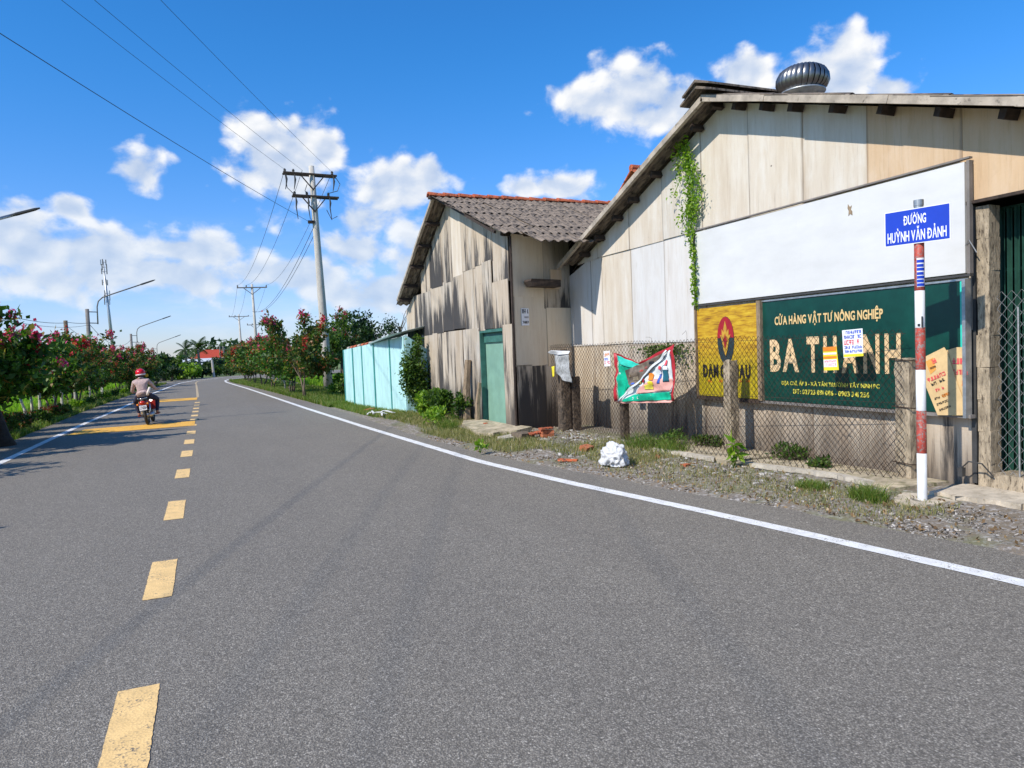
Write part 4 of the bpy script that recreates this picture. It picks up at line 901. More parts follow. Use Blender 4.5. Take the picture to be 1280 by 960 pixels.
notice([(1028.5, 434), (1045.5, 433), (1048.5, 462.5), (1030, 463)], 6.79, 'yellow and orange handbill low on the mesh before the green sign',
       [(.0, .18, 'ink_orange', 0), (.25, .33, 'paper_white', 0), (.40, .50, 'ink_orange', 0), (.54, .86, 'paper_white', 0), (.58, .66, 'ink_red', 8), (.70, .83, 'ink_pink', 7)], 'paper_yellow')
notice([(754.5, 439), (762, 438.5), (763, 457.5), (755.5, 458)], 6.30, 'narrow white handbill with orange and pink print on the fence beside the torn banner',
       [(.12, .35, 'ink_orange', 3), (.45, .60, 'ink_blue', 4), (.66, .85, 'ink_red', 4)], 'paper_white')
sg = onX(517, 480, 5.45); o = empty('wall_notice', sg, 'small white, red and green notice hung by the creeper on the turquoise shed', 'notice')
mb = MB(); mb.box((5.2, 18.95, 1.05), (.16, .01, .45)); mb.build('board', 'paper_white', o); mb = MB(); mb.box((5.2, 18.943, .93), (.15, .005, .12)); mb.build('colour_band', 'ink_red', o); mb = MB(); mb.box((5.2, 18.943, .84), (.15, .005, .06)); mb.build('colour_band', 'banner_green', o)
# ---- torn banner on the fence
def FX(px, py, dx=-.03):                              # point of the fence plane (slanted) seen at a pixel
    d = ray(px, py); n_ = Vector(((FB-FA).y, -(FB-FA).x, 0)).normalized(); t_ = (FA-CP).dot(n_)/d.dot(n_); return CP+d*t_+Vector((dx, 0, 0))
bn = empty('torn_banner', FX(805, 503), 'torn green and white advertising banner with bottles and red hem, folded over on the fence', 'banner')
def cloth(name, m, pts, dx, parent, amp=.02, seed=0):
    import bmesh
    bm = bmesh.new(); vs = [bm.verts.new(FX(x, y, dx)) for x, y in pts]; bm.faces.new(vs)
    bmesh.ops.triangulate(bm, faces=bm.faces[:])
    for _ in range(3): bmesh.ops.subdivide_edges(bm, edges=bm.edges[:], cuts=1, use_grid_fill=True)
    for v in bm.verts:
        y, z = v.co.y, v.co.z; v.co.x += amp*(sin(y*17+z*9)+.6*sin(y*7-z*23)+.5*sin(z*31+y*5))
    off = worldloc(parent); me = bpy.data.meshes.new(name)
    for v in bm.verts: v.co -= off
    for f_ in bm.faces: f_.smooth = True
    bm.to_mesh(me); bm.free(); me.materials.append(M[m]); o = bpy.data.objects.new(name, me); col.objects.link(o); o.parent = parent
    sm = o.modifiers.new('thickness', 'SOLIDIFY'); sm.thickness = .002; return o
for seg in ([(770.8, 441), (773.6, 442.5), (774.6, 501.5), (771.2, 502)], [(771, 440.5), (773, 443.5), (801, 456.5), (802, 453.8)], [(801, 453.8), (801.5, 457), (845.5, 434.5), (845.5, 429.8)], [(842.8, 431), (845.8, 430), (846.4, 501), (843, 501)]):
    cloth('hem', 'banner_red', seg, -.045, bn)
cloth('hem', 'banner_pink', [(771.2, 500.8), (845.8, 499), (843, 503), (776, 504.2)], -.047, bn)
cloth('backing', 'banner_white', [(774, 446.5), (801, 458.5), (801, 502), (775, 502)], -.032, bn)
cloth('backing', 'banner_white', [(801, 458.5), (844.5, 436), (844.5, 500.5), (801, 502)], -.033, bn)
cloth('green_field', 'banner_green', [(775, 446), (802, 457.5), (790, 463), (791, 478), (796, 481), (778, 499), (775.5, 500)], -.04, bn)
cloth('pale_band', 'banner_cyan', [(774, 444.5), (803, 455), (802, 460), (788, 459), (774, 450)], -.055, bn)
cloth('folded_back', 'banner_grey', [(785, 463), (801, 457), (820, 448), (838, 438), (815, 465), (797, 484), (791, 479), (787, 474)], -.07, bn)
for (x, y, w, h, m) in ((792, 470, 5, 4, 'wood_old'), (799, 473, 6, 5, 'conc_post'), (806, 463, 4, 3, 'sign_red'), (812, 459, 7, 3, 'sign_red'), (803, 478, 4, 3, 'lime_letters'), (820, 453, 6, 4, 'black'), (796, 479, 3, 2.5, 'bottle_blue')):
    cloth('print', m, [(x-w/2, y+h/2), (x+w/2, y+h/3), (x+w/2, y-h/2), (x-w/3, y-h/3)], -.078, bn)
cloth('crease', 'banner_green', [(776, 499), (783, 487), (791, 480), (785, 492)], -.058, bn, .03)
cloth('fold_edge', 'banner_white', [(838, 437), (841, 438), (816, 466), (778, 502), (776, 501), (814, 465)], -.085, bn)
cloth('picture_field', 'banner_white', [(842, 437), (844, 490), (806, 490), (801, 482), (817, 466)], -.05, bn)
cloth('pink_field', 'banner_pink', [(822, 473), (843.5, 473), (843.5, 488), (824, 489), (808, 491), (797, 492), (803, 484)], -.062, bn)
cloth('green_strip', 'banner_green', [(795, 493), (842, 489.5), (842, 499.5), (781, 502)], -.06, bn)
for (x, y, w, h, m) in ((837, 467, 5.5, 20, 'bottle_teal'), (829, 472, 4, 14, 'bottle_blue'), (830, 460, 4, 4, 'ink_red'), (838, 453.5, 2.6, 6, 'ink_red'), (818.5, 471, 4, 8, 'ink_orange'), (815, 484, 8, 5, 'lime_letters'), (818, 479, 5, 4, 'paper_yellow'), (838, 460, 5, 4, 'paper_white'), (810, 476, 3.5, 4, 'logo_red'), (829.5, 466, 4, 3, 'paper_white')):
    cloth('printed_bottle' if 'bottle' in m else 'print', m, [(x-w/2, y+h/2), (x+w/2, y+h/2), (x+w/2, y-h/2), (x+w*.2, y-h/2-1), (x-w*.2, y-h/2-1), (x-w/2, y-h/2)], -.071 if 'bottle' in m else -.076, bn)
p0 = FX(794, 499, -.062); scribble('print', 'white_letters', p0, (FX(836, 494)-FX(794, 499)), (0, 0, 1), .7, .035, 77, bn, 16)
# ---- sack cloth hanging from the dark post
sk = empty('sack_cloth', FX(708, 437), 'frayed grey-white sack cloth draped over the dark post near the house', 'cloth')
def cloth2(*a, **k): return cloth(*a, **k)
cloth('roll', 'sack_white', [(694, 440), (700, 437.5), (721, 438.5), (721, 442), (706, 443.5), (697, 442)], -.16, sk, .02)
cloth('hanging_mesh', 'sack_grey', [(700, 443), (720, 443), (722, 478), (711, 474), (704, 466)], -.14, sk, .018)
cloth('yellow_patch', 'paper_yellow', [(699, 458), (703, 457), (703, 470), (701, 471)], -.17, sk, .004)
# ================================================================= STREET SIGN
sx, sy = 6.26, 4.79
st = empty('street_sign', (sx, sy, 0), 'blue street name sign on a red and white banded pole', 'street sign')
R_ = .043
bands = [(0.02, .50, 'pole_white'), (.50, .91, 'sign_red'), (.91, 1.30, 'pole_white'), (1.30, 1.70, 'sign_red'), (1.70, 2.05, 'pole_white'), (2.05, 2.78, 'sign_red')]
for a, b, m in bands:
    mb = MB(); mb.lathe([(R_, a), (R_+(.0006 if m == 'sign_red' else 0), a+.002), (R_, b)], (sx, sy, 0), 20); mb.build('pole_band', m, st, True)
mb = MB(); mb.lathe([(R_*.95, 2.78), (R_*.95, 2.845), (R_*1.02, 2.846), (R_*1.02, 2.90), (.002, 2.902)], (sx, sy, 0), 20); mb.build('pole_cap', 'galv', st, False)
th = radians(16); dR = Vector((sin(th), -cos(th), 0)); nF = Vector((-cos(th), -sin(th), 0)); pc = Vector((sx, sy, 0)) + nF*.052
pm = MB(); a = pc - dR*.29; pm.prism([a+Vector((0, 0, 2.492)), a+dR*.58+Vector((0, 0, 2.492)), a+dR*.58+Vector((0, 0, 2.822)), a+Vector((0, 0, 2.822))], -nF*.004)
plate = pm.build('name_plate', 'white_letters', st)
pm = MB(); a = pc - dR*.282 + nF*.002; pm.prism([a+Vector((0, 0, 2.50)), a+dR*.564+Vector((0, 0, 2.50)), a+dR*.564+Vector((0, 0, 2.814)), a+Vector((0, 0, 2.814))], -nF*.003); pm.build('blue_face', 'sign_blue', plate)
pf = pc + nF*.0025
text('ĐƯỜNG', 'lettering', .20, .088, pf-dR*.115+Vector((0, 0, 2.678)), dR, UP, 'white_letters', plate, .022, .0015, 1, True)
text('HUỲNH VĂN ĐẢNH', 'lettering', .52, .098, pf-dR*.262+Vector((0, 0, 2.525)), dR, UP, 'white_letters', plate, .022, .0015, .9, True)
mb = MB(); mb.box(Vector((sx, sy, 2.79)), (.10, .03, .03)); mb.build('clamp', 'galv', st); mb = MB(); mb.box(Vector((sx, sy, 2.53)), (.10, .03, .03)); mb.build('clamp', 'galv', st)
# paper sticker wrapped round the pole
vs = []; nseg = 8
for k in range(nseg+1):
    a = radians(188+ 92*k/nseg); 
    for z in (2.085, 2.355): vs.append((sx+cos(a)*(R_+.0022), sy+sin(a)*(R_+.0022), z))
mb = MB(); mb.add(vs, [(2*k, 2*k+2, 2*k+3, 2*k+1) for k in range(nseg)]); sk2 = mb.build('sticker', 'paper_white', st)
for j, z in enumerate((2.09, 2.125, 2.16, 2.195, 2.235, 2.27, 2.31)):
    vs = []
    for k in range(nseg+1):
        a = radians(190+ (76 if j % 2 else 84)*k/nseg)
        for zz in (z, z+.027): vs.append((sx+cos(a)*(R_+.0032), sy+sin(a)*(R_+.0032), zz))
    mb = MB(); mb.add(vs, [(2*k, 2*k+2, 2*k+3, 2*k+1) for k in range(nseg)]); mb.build('print', 'sign_blue', sk2)
mb = MB(); mb.box((sx-.024, sy-.040, 1.755), (.012, .012, .10), rz=.5); mb.build('dark_mark', 'black', st); mb = MB(); mb.box((sx-.0405, sy-.018, 1.725), (.008, .02, .022), rz=.4); mb.build('dark_mark', 'black', st)
# ================================================================= PAVING AND RUBBLE
def ragged(pts, n, amp, seed):
    rg = random.Random(seed); out = []
    for i in range(len(pts)-1):
        a, b = Vector(pts[i]), Vector(pts[i+1])
        for k in range(n): out.append(a.lerp(b, k/n)+Vector((rg.uniform(-amp, amp), rg.uniform(-amp, amp))))
    out.append(Vector(pts[-1])); return out
pav = empty('pavement', (6.6, 7, 0), kind='structure')
def slab(name, m, edge, back, z0, z1, seed, n=7, amp=.045):
    E_ = ragged(edge, n, amp, seed); P = [(p.x, p.y, z0) for p in E_] + [(x, y, z0) for x, y in back]
    mb = MB(); mb.prism(P, (0, 0, z1-z0)); return mb.build(name, m, pav)
slab('concrete_slab', 'kerb', [(6.10, 9.0), (6.16, 8.1), (6.16, 7.5)], [(7.13, 7.45), (7.13, 9.1)], .0, .085, 1)
slab('concrete_slab', 'kerb', [(6.15, 7.42), (6.33, 6.95), (6.42, 6.4)], [(7.13, 6.35), (7.13, 7.4)], .0, .072, 2)
slab('concrete_slab', 'kerb', [(6.44, 6.36), (6.5, 5.9), (6.42, 5.45), (6.40, 5.2)], [(7.13, 5.15), (7.13, 6.3)], .0, .08, 3)
slab('concrete_slab', 'concrete', [(6.52, 4.93), (6.50, 4.6), (6.62, 4.2), (6.68, 3.8), (6.7, 3.0)], [(7.13, 3.0), (7.13, 4.97)], .0, .085, 4)
slab('concrete_slab', 'concrete', [(6.42, 5.1), (6.02, 4.95), (6.0, 4.72), (6.1, 4.6), (6.46, 4.58)], [(6.50, 4.9)], .0, .05, 5, 5, .03)
slab('broken_edge', 'slab_edge', [(6.04, 9.0), (6.10, 8.3), (6.12, 7.7)], [(6.22, 7.8), (6.18, 8.4), (6.14, 9.0)], .05, .10, 6, 8, .04)
slab('broken_edge', 'slab_edge', [(6.22, 7.1), (6.38, 6.5), (6.44, 6.0), (6.38, 5.55)], [(6.48, 5.5), (6.54, 6.0), (6.46, 6.5), (6.3, 7.15)], .05, .10, 7, 8, .03)
# concrete step slab by the door, tilted
sl = empty('door_slab', (5.1, 12.9, 0), 'cracked concrete slab tilted in front of the green door', 'slab')
mb = MB(); P = [(4.78, 13.5), (4.66, 12.85), (4.84, 12.42), (5.0, 12.5), (5.3, 12.38), (5.72, 12.6), (5.58, 13.6), (5.55, 14.9), (5.2, 15.1), (4.95, 14.5)]
mb.prism([(x, y, .03+(x-4.6)*.04) for x, y in P], (0, 0, .07)); mb.build('slab', 'kerb', sl)
def chunk(name, m, c_, size, seed, rz=0, tilt=0, label=None, cat=None, group=None):
    rg = random.Random(seed); mb = MB(); mb.box(c_, size, rz=rz, rx=tilt, jit=min(size)*.16)
    return tag(mb.build(name, m, None), label, cat, group)
bk = onY(690, 532, 12.0)
for k, (dx, dy, z, w, rz, m, lb) in enumerate([(0, 0, .035, .24, .1, 'brick', 'orange brick at the bottom of the small stack by the dark posts'), (.02, .02, .10, .23, -.08, 'brick', 'orange brick in the middle of the small stack by the dark posts'), (-.01, 0, .165, .26, .15, 'tile', 'flat clay tile topping the small brick stack by the dark posts')]):
    chunk('brick', m, (5.62+dx, 11.75+dy, .03+z), (w, .12, .06 if k < 2 else .03), k+1, rz, 0, lb, 'brick', 'stacked bricks')
chunk('board_scrap', 'tile', (5.42, 11.8, .12), (.30, .10, .025), 9, .4, .2, 'clay tile leaning on the small brick stack', 'tile')
chunk('rubble_chunk', 'slab_edge', (4.95, 11.9, .06), (.38, .22, .07), 10, .3, .1, 'whitish broken concrete piece beside the door slab', 'rubble')
chunk('rubble_chunk', 'bark', (5.2, 11.85, .08), (.40, .22, .12), 11, .5, .1, 'brown rotten clump between the slab and the bricks', 'rubble')
chunk('tile_shard', 'tile', tuple(G(710, 575, .03)), (.30, .06, .03), 12, -.9, 0, 'long orange tile shard in the verge grass near the white bag', 'tile')
chunk('tile_shard', 'brick', tuple(G(733, 561, .06)), (.22, .14, .10), 13, .4, .3, 'dark red broken brick lying between rubble and the white bag', 'brick')
chunk('tile_shard', 'brick', tuple(G(822, 571, .04)), (.25, .07, .03), 14, .9, .1, 'reddish tile shard just past the white bag', 'tile')
chunk('tile_shard', 'tile', tuple(G(857, 582, .04)), (.10, .08, .04), 15, .2, .1, 'small orange brick lump at the broken kerb edge', 'brick')
chunk('tile_shard', 'tile', tuple(G(607, 530, .12)), (.09, .07, .05), 16, .2, .1, 'small red stone on the door step', 'brick')
def rough_stones(name, P, s0, s1, rg):
    n = len(P); base = np.array([(-1, -1, -.6), (1, -1, -.5), (1, 1, -.6), (-1, 1, -.5), (-.6, -.7, .6), (.7, -.5, .7), (.6, .7, .5), (-.7, .6, .7)])
    fq = np.array([(0, 3, 2, 1), (4, 5, 6, 7), (0, 1, 5, 4), (1, 2, 6, 5), (2, 3, 7, 6), (3, 0, 4, 7)])
    s = rg.uniform(s0, s1, (n, 1, 1))*rg.uniform(.6, 1.2, (n, 1, 3)); a = rg.uniform(0, 2*pi, n); v = base[None]*(1+rg.normal(0, .18, (n, 8, 3)))*s
    x = v[..., 0]*np.cos(a)[:, None]-v[..., 1]*np.sin(a)[:, None]; y = v[..., 0]*np.sin(a)[:, None]+v[..., 1]*np.cos(a)[:, None]
    V = np.stack([x, y, v[..., 2]*.8], -1) + P[:, None, :]; Fq = (fq[None]+np.arange(n)[:, None, None]*8).reshape(-1, 4)
    o = npmesh(name, V.reshape(-1, 3), Fq, 'stone'); o['kind'] = 'stuff'; return o
def verge_pts(n, y0, y1, u0, u1, rg, power=1.0, z=.0):
    y = y0+(y1-y0)*rg.random(n)**power; ex = np.interp(y, [p[1] for p in E_R], [p[0] for p in E_R]); fr = np.where(y < 9, 6.25-(y-6)*.05, np.where(y < 13, 6.3, 5.6)); fr = np.where(y > 18.5, 4.9-(y-19)*.09, fr)
    u = u0+(u1-u0)*rg.random(n); x = ex + (fr-ex)*u
    zz = np.where(y < 20, -.008+.055*np.sin(np.clip((x-ex)/(7.2-ex), 0, 1)*pi*.5), -.01)
    return np.stack([x, y, zz+z], 1)
tag(rough_stones('gravel', verge_pts(15000, 1.5, 13.5, -.30, 1.05, RNG, .9), .003, .014, RNG), 'loose grey gravel and grit along the road edge', 'gravel')
tag(rough_stones('gravel', verge_pts(900, 8.7, 12.2, .35, 1.05, RNG), .012, .045, RNG), 'heap of pale broken stones near the dark posts', 'gravel')
# ================================================================= UTILITY POLES AND WIRES
def pole_pts(b, t, n=5): return [Vector(b).lerp(Vector(t), k/n) for k in range(n+1)]
up = empty('utility_pole', (5.6, 36.8, 0), 'tall concrete utility pole with two crossarms standing by the turquoise shed', 'utility pole')
T0 = Vector((5.32, 36.8, 11.05)); B0 = Vector((5.6, 36.8, 0))
mb = MB(); mb.tube(pole_pts(B0, T0), [.235, .215, .195, .17, .15, .13], 16); mb.build('shaft', 'pole_conc', up, True)
mb = MB(); b1 = B0.lerp(T0, .385); mb.tube([b1, b1.lerp(T0, .03)], [.190, .188], 16); mb.build('painted_band', 'pole_white', up, True)
def lerpz(z): return B0.lerp(T0, (z-B0.z)/(T0.z-B0.z))
arm_ends = []
for z, x0, x1, ys in ((10.62, -1.38, 1.18, -.16), (9.55, -1.02, 1.2, -.16)):
    c_ = lerpz(z)
    for s_ in (-.17, .17):
        mb = MB(); mb.bar(c_+Vector((x0, s_, .02)), c_+Vector((x1, s_, -.02)), .085); mb.build('crossarm', 'wood_dark', up)
    for dx in (-.62, .62):
        mb = MB(); mb.bar(c_+Vector((dx, -.17, 0)), c_+Vector((0, -.17, -.75)), .05); mb.build('brace', 'wood_dark', up)
    for dx in ((x0+.1, x0+.5 if z > 10 else -.28, x1-.2) if z > 10 else (x0+.12, -.32, .72)):
        p = c_+Vector((dx, 0, .05)); mb = MB(); mb.lathe([(.03, p.z), (.07, p.z+.04), (.05, p.z+.08), (.07, p.z+.12), (.045, p.z+.17), (.02, p.z+.2)], (p.x, p.y, 0), 8); mb.build('insulator', 'steel_dark', up)
        q = p+Vector((.02, -.2, -.1)); mb = MB(); mb.tube([q, q+Vector((.03, 0, -.25)), q+Vector((.0, 0, -.5)), q+Vector((-.05 if z > 10 else .06, 0, -.75 if z > 10 else -1.1))], [.02, .05, .03, .015], 6); mb.build('fuse_drop', 'steel_dark', up)
c_ = lerpz(8.3); mb = MB(); mb.box(c_+Vector((-.22, -.1, 0)), (.32, .14, .14)); mb.build('clamp', 'wood_dark', up)
for pts in ([(1.05, 10.6), (1.3, 10.2), (1.15, 9.85), (.65, 9.7)], [(-1.3, 10.55), (-1.25, 9.9), (-.95, 9.6)], [(-.3, 10.1), (-.42, 9.8), (-.3, 9.5)], [(.55, 8.9), (.75, 8.45), (1.05, 8.6)]):
    mb = MB(); mb.tube([Vector((lerpz(z).x+x, 36.6, z)) for x, z in pts], .018, 5); mb.build('jumper_wire', 'cable', up)
def catenary(a, b, sag, n=22):
    a, b = Vector(a), Vector(b); return [a.lerp(b, k/n)-Vector((0, 0, 4*sag*(k/n)*(1-k/n))) for k in range(n+1)]
def wire(a, b, sag, r, label, group=None, m='cable'):
    mb = MB(); mb.tube(catenary(a, b, sag), r, 5); o = mb.build('overhead_wire', m, None); return tag(o, label, 'wire', group)
c_ = lerpz(10.62)
for (dx, ex, lb) in ((-1.28, -16.0, 'overhead wire fixed at the road-side end of the top crossarm'), (-.45, -15.2, 'overhead wire fixed near the middle of the top crossarm'), (.98, -13.1, 'overhead wire fixed at the shed-side end of the top crossarm')):
    wire(c_+Vector((dx, 0, .2)), (ex, -12, 10.9), .45, .0064, lb, 'wires running over the road to the tall pole')
wire(lerpz(8.3)+Vector((-.3, -.1, 0)), (-15.3, -12, 9.2), .6, .009, 'thick low cable clamped to the shaft of the tall pole below its crossarms', 'wires running over the road to the tall pole')
# the pole they come from stands behind the photographer
bp_ = empty('utility_pole', (-14.9, -12.2, 0), 'concrete utility pole across the road behind the viewer', 'utility pole')
mb = MB(); mb.tube(pole_pts((-14.9, -12.2, 0), (-14.9, -12.2, 11.2)), [.2, .19, .17, .16, .14, .12], 12); mb.build('shaft', 'pole_conc', bp_, True)
mb = MB(); mb.bar((-16.3, -12.1, 10.8), (-12.9, -12.1, 10.8), .1); mb.build('crossarm', 'wood_dark', bp_)
def far_pole(X, Y, H, lb, r=.14, arm=1.1, pin=.25):
    o = empty('utility_pole', (X, Y, 0), lb, 'utility pole'); tx = X-.02*H
    mb = MB(); mb.tube([(X, Y, 0), (tx, Y, H)], [r*1.4, r], 8); mb.build('shaft', 'pole_conc', o, True)
    mb = MB(); mb.bar((tx-arm, Y-.1, H-.45), (tx+arm, Y-.1, H-.4), .13); mb.build('crossarm', 'pole_dark', o)
    for s_ in (-1, 1):
        mb = MB(); mb.bar((tx+s_*arm*.55, Y-.1, H-.5), (tx, Y-.1, H-1.25), .08); mb.build('brace', 'pole_dark', o)
    for s_ in (-1, -.4, 1):
        mb = MB(); mb.tube([(tx+arm*.95*s_, Y-.1, H-.4), (tx+arm*.95*s_, Y-.1, H-.4+pin)], .08, 6); mb.build('insulator', 'pole_dark', o)
    return tx
ax = far_pole(5.95, 94, 10.9, 'second concrete pole down the road, with one crossarm', arm=1.75)
ax2 = far_pole(6.9, 156, 10.9, 'third and smaller concrete pole down the road, left of the second', arm=1.9, r=.16)
far_pole(9.6, 150, 8.9, 'faint low pole glimpsed just beside the second road pole', arm=1.6, r=.12)
for k, (dx, z0) in enumerate(((-1.28, .2), (-.45, .2), (.98, .2))):
    wire(c_+Vector((dx, 0, z0)), (ax+(-1.65, -.6, 1.65)[k], 94, 10.8), 1.3, .012, ('field-side', 'middle', 'shed-side')[k]+' thin wire sagging from the tall pole to the second road pole', 'wires between the road poles')
    wire((ax+(-1.65, -.6, 1.65)[k], 94, 10.8), (ax2+(-1.8, -.6, 1.8)[k], 156, 10.7), 1.5, .014, ('field-side', 'middle', 'shed-side')[k]+' thin wire between the second and third road poles', 'wires between the road poles')
for dx in (-.1, .1): wire(lerpz(8.1)+Vector((dx, 0, 0)), (ax+dx, 94, 7.6), 1.4, .014, ('left' if dx < 0 else 'right')+' one of the two thin low wires below the crossarms', 'wires between the road poles')
# far bank: short poles with street lamps
def lamp_pole(X, Y, H, L, lb, r=.13, lean=0, dark='pole_dark'):
    o = empty('street_lamp', (X, Y, 0), lb, 'street lamp')
    mb = MB(); mb.tube([(X, Y, 0), (X+lean, Y, H)], [r*1.25, r], 8); mb.build('post', dark, o, True)
    zt = H-.6
    for dz in (-.2, -1.0):
        mb = MB(); mb.bar((X+.05+lean, Y, H+dz), (X+.62+lean, Y, H+dz-.03), .06); mb.build('bracket', 'steel_dark', o)
    x0 = X+.62+lean; mb = MB(); mb.tube([(x0, Y, H-1.1), (x0+.02, Y, H+.15), (x0+.12, Y, H+.55), (x0+.4, Y, H+.82), (x0+1.1, Y, H+1.08), (x0+L*.72, Y, H+1.08+(L*.72-1.1)*.36)], .045, 6); mb.build('arm', 'pole_dark', o, True)
    a = Vector((x0+L*.70, Y, H+1.08+(L*.70-1.1)*.36)); b = Vector((x0+L, Y, H+1.08+(L-1.1)*.36)); mb = MB(); mb.tube([a, a.lerp(b, .25), a.lerp(b, .85), b], [.05, .13, .11, .04], 6, square=.5); mb.build('lamp_head', 'steel_dark', o)
    return o
lamp_pole(-7.6, 59.5, 5.75, 3.9, 'street lamp with long curved arm on a short concrete pole, just left of the mast')
lamp_pole(-8.1, 98, 5.35, 3.9, 'smaller street lamp farther along the shrubs, beyond the mast')
lamp_pole(-8.2, 138, 4.4, 3.9, 'faintest and farthest street lamp arm over the trees')
o = empty('concrete_post', (-8.1, 54, 0), 'short bare concrete pole left of the first street lamp', 'pole'); mb = MB(); mb.tube([(-8.1, 54, 0), (-8.15, 54, 4.65)], [.16, .12], 8); mb.build('shaft', 'bark', o, True)
# lamp whose arm reaches into view at the upper left
lp = empty('street_lamp', (-7.6, 21.5, 0), 'nearest street lamp, its arm reaching in over the shrubs', 'street lamp')
tip = onY(50, 260, 21.5); 
mb = MB(); mb.tube([(-7.6, 21.5, 0), (-7.6, 21.5, 4.6)], [.16, .12], 8); mb.build('post', 'pole_dark', lp, True)
d_l = (onY(50, 260, 21.5)-onY(0, 273, 21.5)).normalized(); root_ = tip-d_l*3.0
mb = MB(); mb.tube([(-7.25, 21.5, 3.6), (-7.22, 21.5, 4.6), Vector((-7.0, 21.5, root_.z-.35)), root_, tip-d_l*.5], [.04]*5, 6); mb.build('arm', 'galv', lp, True)
mb = MB(); mb.tube([tip-d_l*.70, tip-d_l*.55, tip-d_l*.12, tip], [.03, .075, .065, .03], 8, square=.55); mb.build('lamp_head', 'steel_dark', lp)
for z in (3.7, 4.4):
    mb = MB(); mb.bar((-7.6, 21.5, z), (-7.2, 21.5, z), .05); mb.build('bracket', 'steel_dark', lp)
wire((-7.6, 21.5, 4.5), (-8.1, 54, 4.5), .5, .014, 'black cable drooping from the upper left to the bare pole', 'cables along the field side')
wire((-7.6, 21.5, 4.1), (-7.6, 59.5, 4.6), .6, .010, 'thinner cable drooping behind the flowering shrubs', 'cables along the field side')
wire((-8.1, 54, 4.55), (-7.6, 59.5, 4.75), .05, .016, 'short cable from the bare pole to the first curved-arm lamp', 'cables along the field side')
wire((-7.6, 59.5, 4.8), (-8.1, 98, 4.7), 1.2, .018, 'sagging cable from the first curved-arm lamp to the smaller one', 'cables along the field side')
wire((-8.1, 54, 4.3), (-7.6, 80, 2.5), .3, .012, 'low slanting cable going down behind the shrubs', 'cables along the field side')
# ---- lattice-topped telecom mast
tw = empty('telecom_mast', (-35.2, 345, 0), 'slender telecom mast with antennas rising above the hedge far away', 'mast')
mb = MB(); tb = Vector((-35.2, 345, 0)); tt = Vector((-37.1, 345, 45.5)); mb.tube([tb, tb.lerp(tt, .5), tt], [.75, .6, .18], 8); mb.build('shaft', 'galv', tw, True)
rt = random.Random(9)
for f0 in (.985, .94, .90, .80, .70, .66, .62):
    for k in range(3):
        c2_ = tb.lerp(tt, f0); a = 2*pi*k/3+f0*9; mb = MB(); p = c2_+Vector((cos(a)*1.1, sin(a)*1.1, 0)); mb.box(p, (.35, .3, 2.3)); mb.bar(c2_, p, .12); mb.build('antenna', 'pole_dark' if k else 'galv', tw)
# ================================================================= FAR HOUSES, PALMS, TREE LINE
c_ = onY(265, 437, 150); fh = empty('red_roof_house', (c_.x, 150, 0), 'distant house with hipped red tile roof past the road bend', 'house')
hx, hz = c_.x, c_.z
mb = MB(); mb.box((hx, 150, (hz-2)/2), (11, 8, hz-2)); mb.build('wall', 'far_wall', fh)
mb = MB(); mb.add([(hx-6.6, 144.8, hz-2.9), (hx+6.6, 144.8, hz-2.9), (hx+6.6, 155.2, hz-2.9), (hx-6.6, 155.2, hz-2.9), (hx-1.2, 150, hz), (hx+1.2, 150, hz)], [(0, 1, 5, 4), (1, 2, 5), (2, 3, 4, 5), (3, 0, 4), (0, 3, 2, 1)]); mb.build('roof', 'far_red_roof', fh)
for dx in (-3.5, 0, 3.5):
    mb = MB(); mb.box((hx+dx, 145.9, hz-4.2), (1.4, .2, 1.5)); mb.build('window', 'far_glass', fh)
c_ = onY(252, 451, 110); f2 = empty('white_house', (c_.x, 110, 0), 'low far building with a pale flat sheet roof below the red roof', 'house')
mb = MB(); mb.box((c_.x, 110, c_.z/2), (5.5, 5, c_.z-.2)); mb.build('wall', 'far_glass', f2)
mb = MB(); mb.prism([(c_.x-3.2, 106.6, c_.z-.55), (c_.x+3.2, 106.6, c_.z-.55), (c_.x+3.2, 113, c_.z+.25), (c_.x-3.2, 113, c_.z+.25)], (0, 0, .1)); mb.build('roof', 'far_wall', f2)
for px, py, Y, lb in ((274.5, 432, 105, 'thin grey post left of the pair beside the red roof'), (279, 432.5, 92, 'thin grey post on the right of the pair beside the red roof')):
    p = onY(px, py, Y); tag(MB().tube([(p.x+.1, Y, 0), (p.x, Y, p.z)], [.13, .10], 6).build('concrete_post', 'pole_dark', None), lb, 'post')
p = onY(265, 452, 82); tag(MB().tube([(p.x+.1, 82, 0), (p.x, 82, p.z+.2)], [.13, .10], 6).build('concrete_post', 'pole_conc', None), 'pale post standing at the outside of the road bend', 'post')
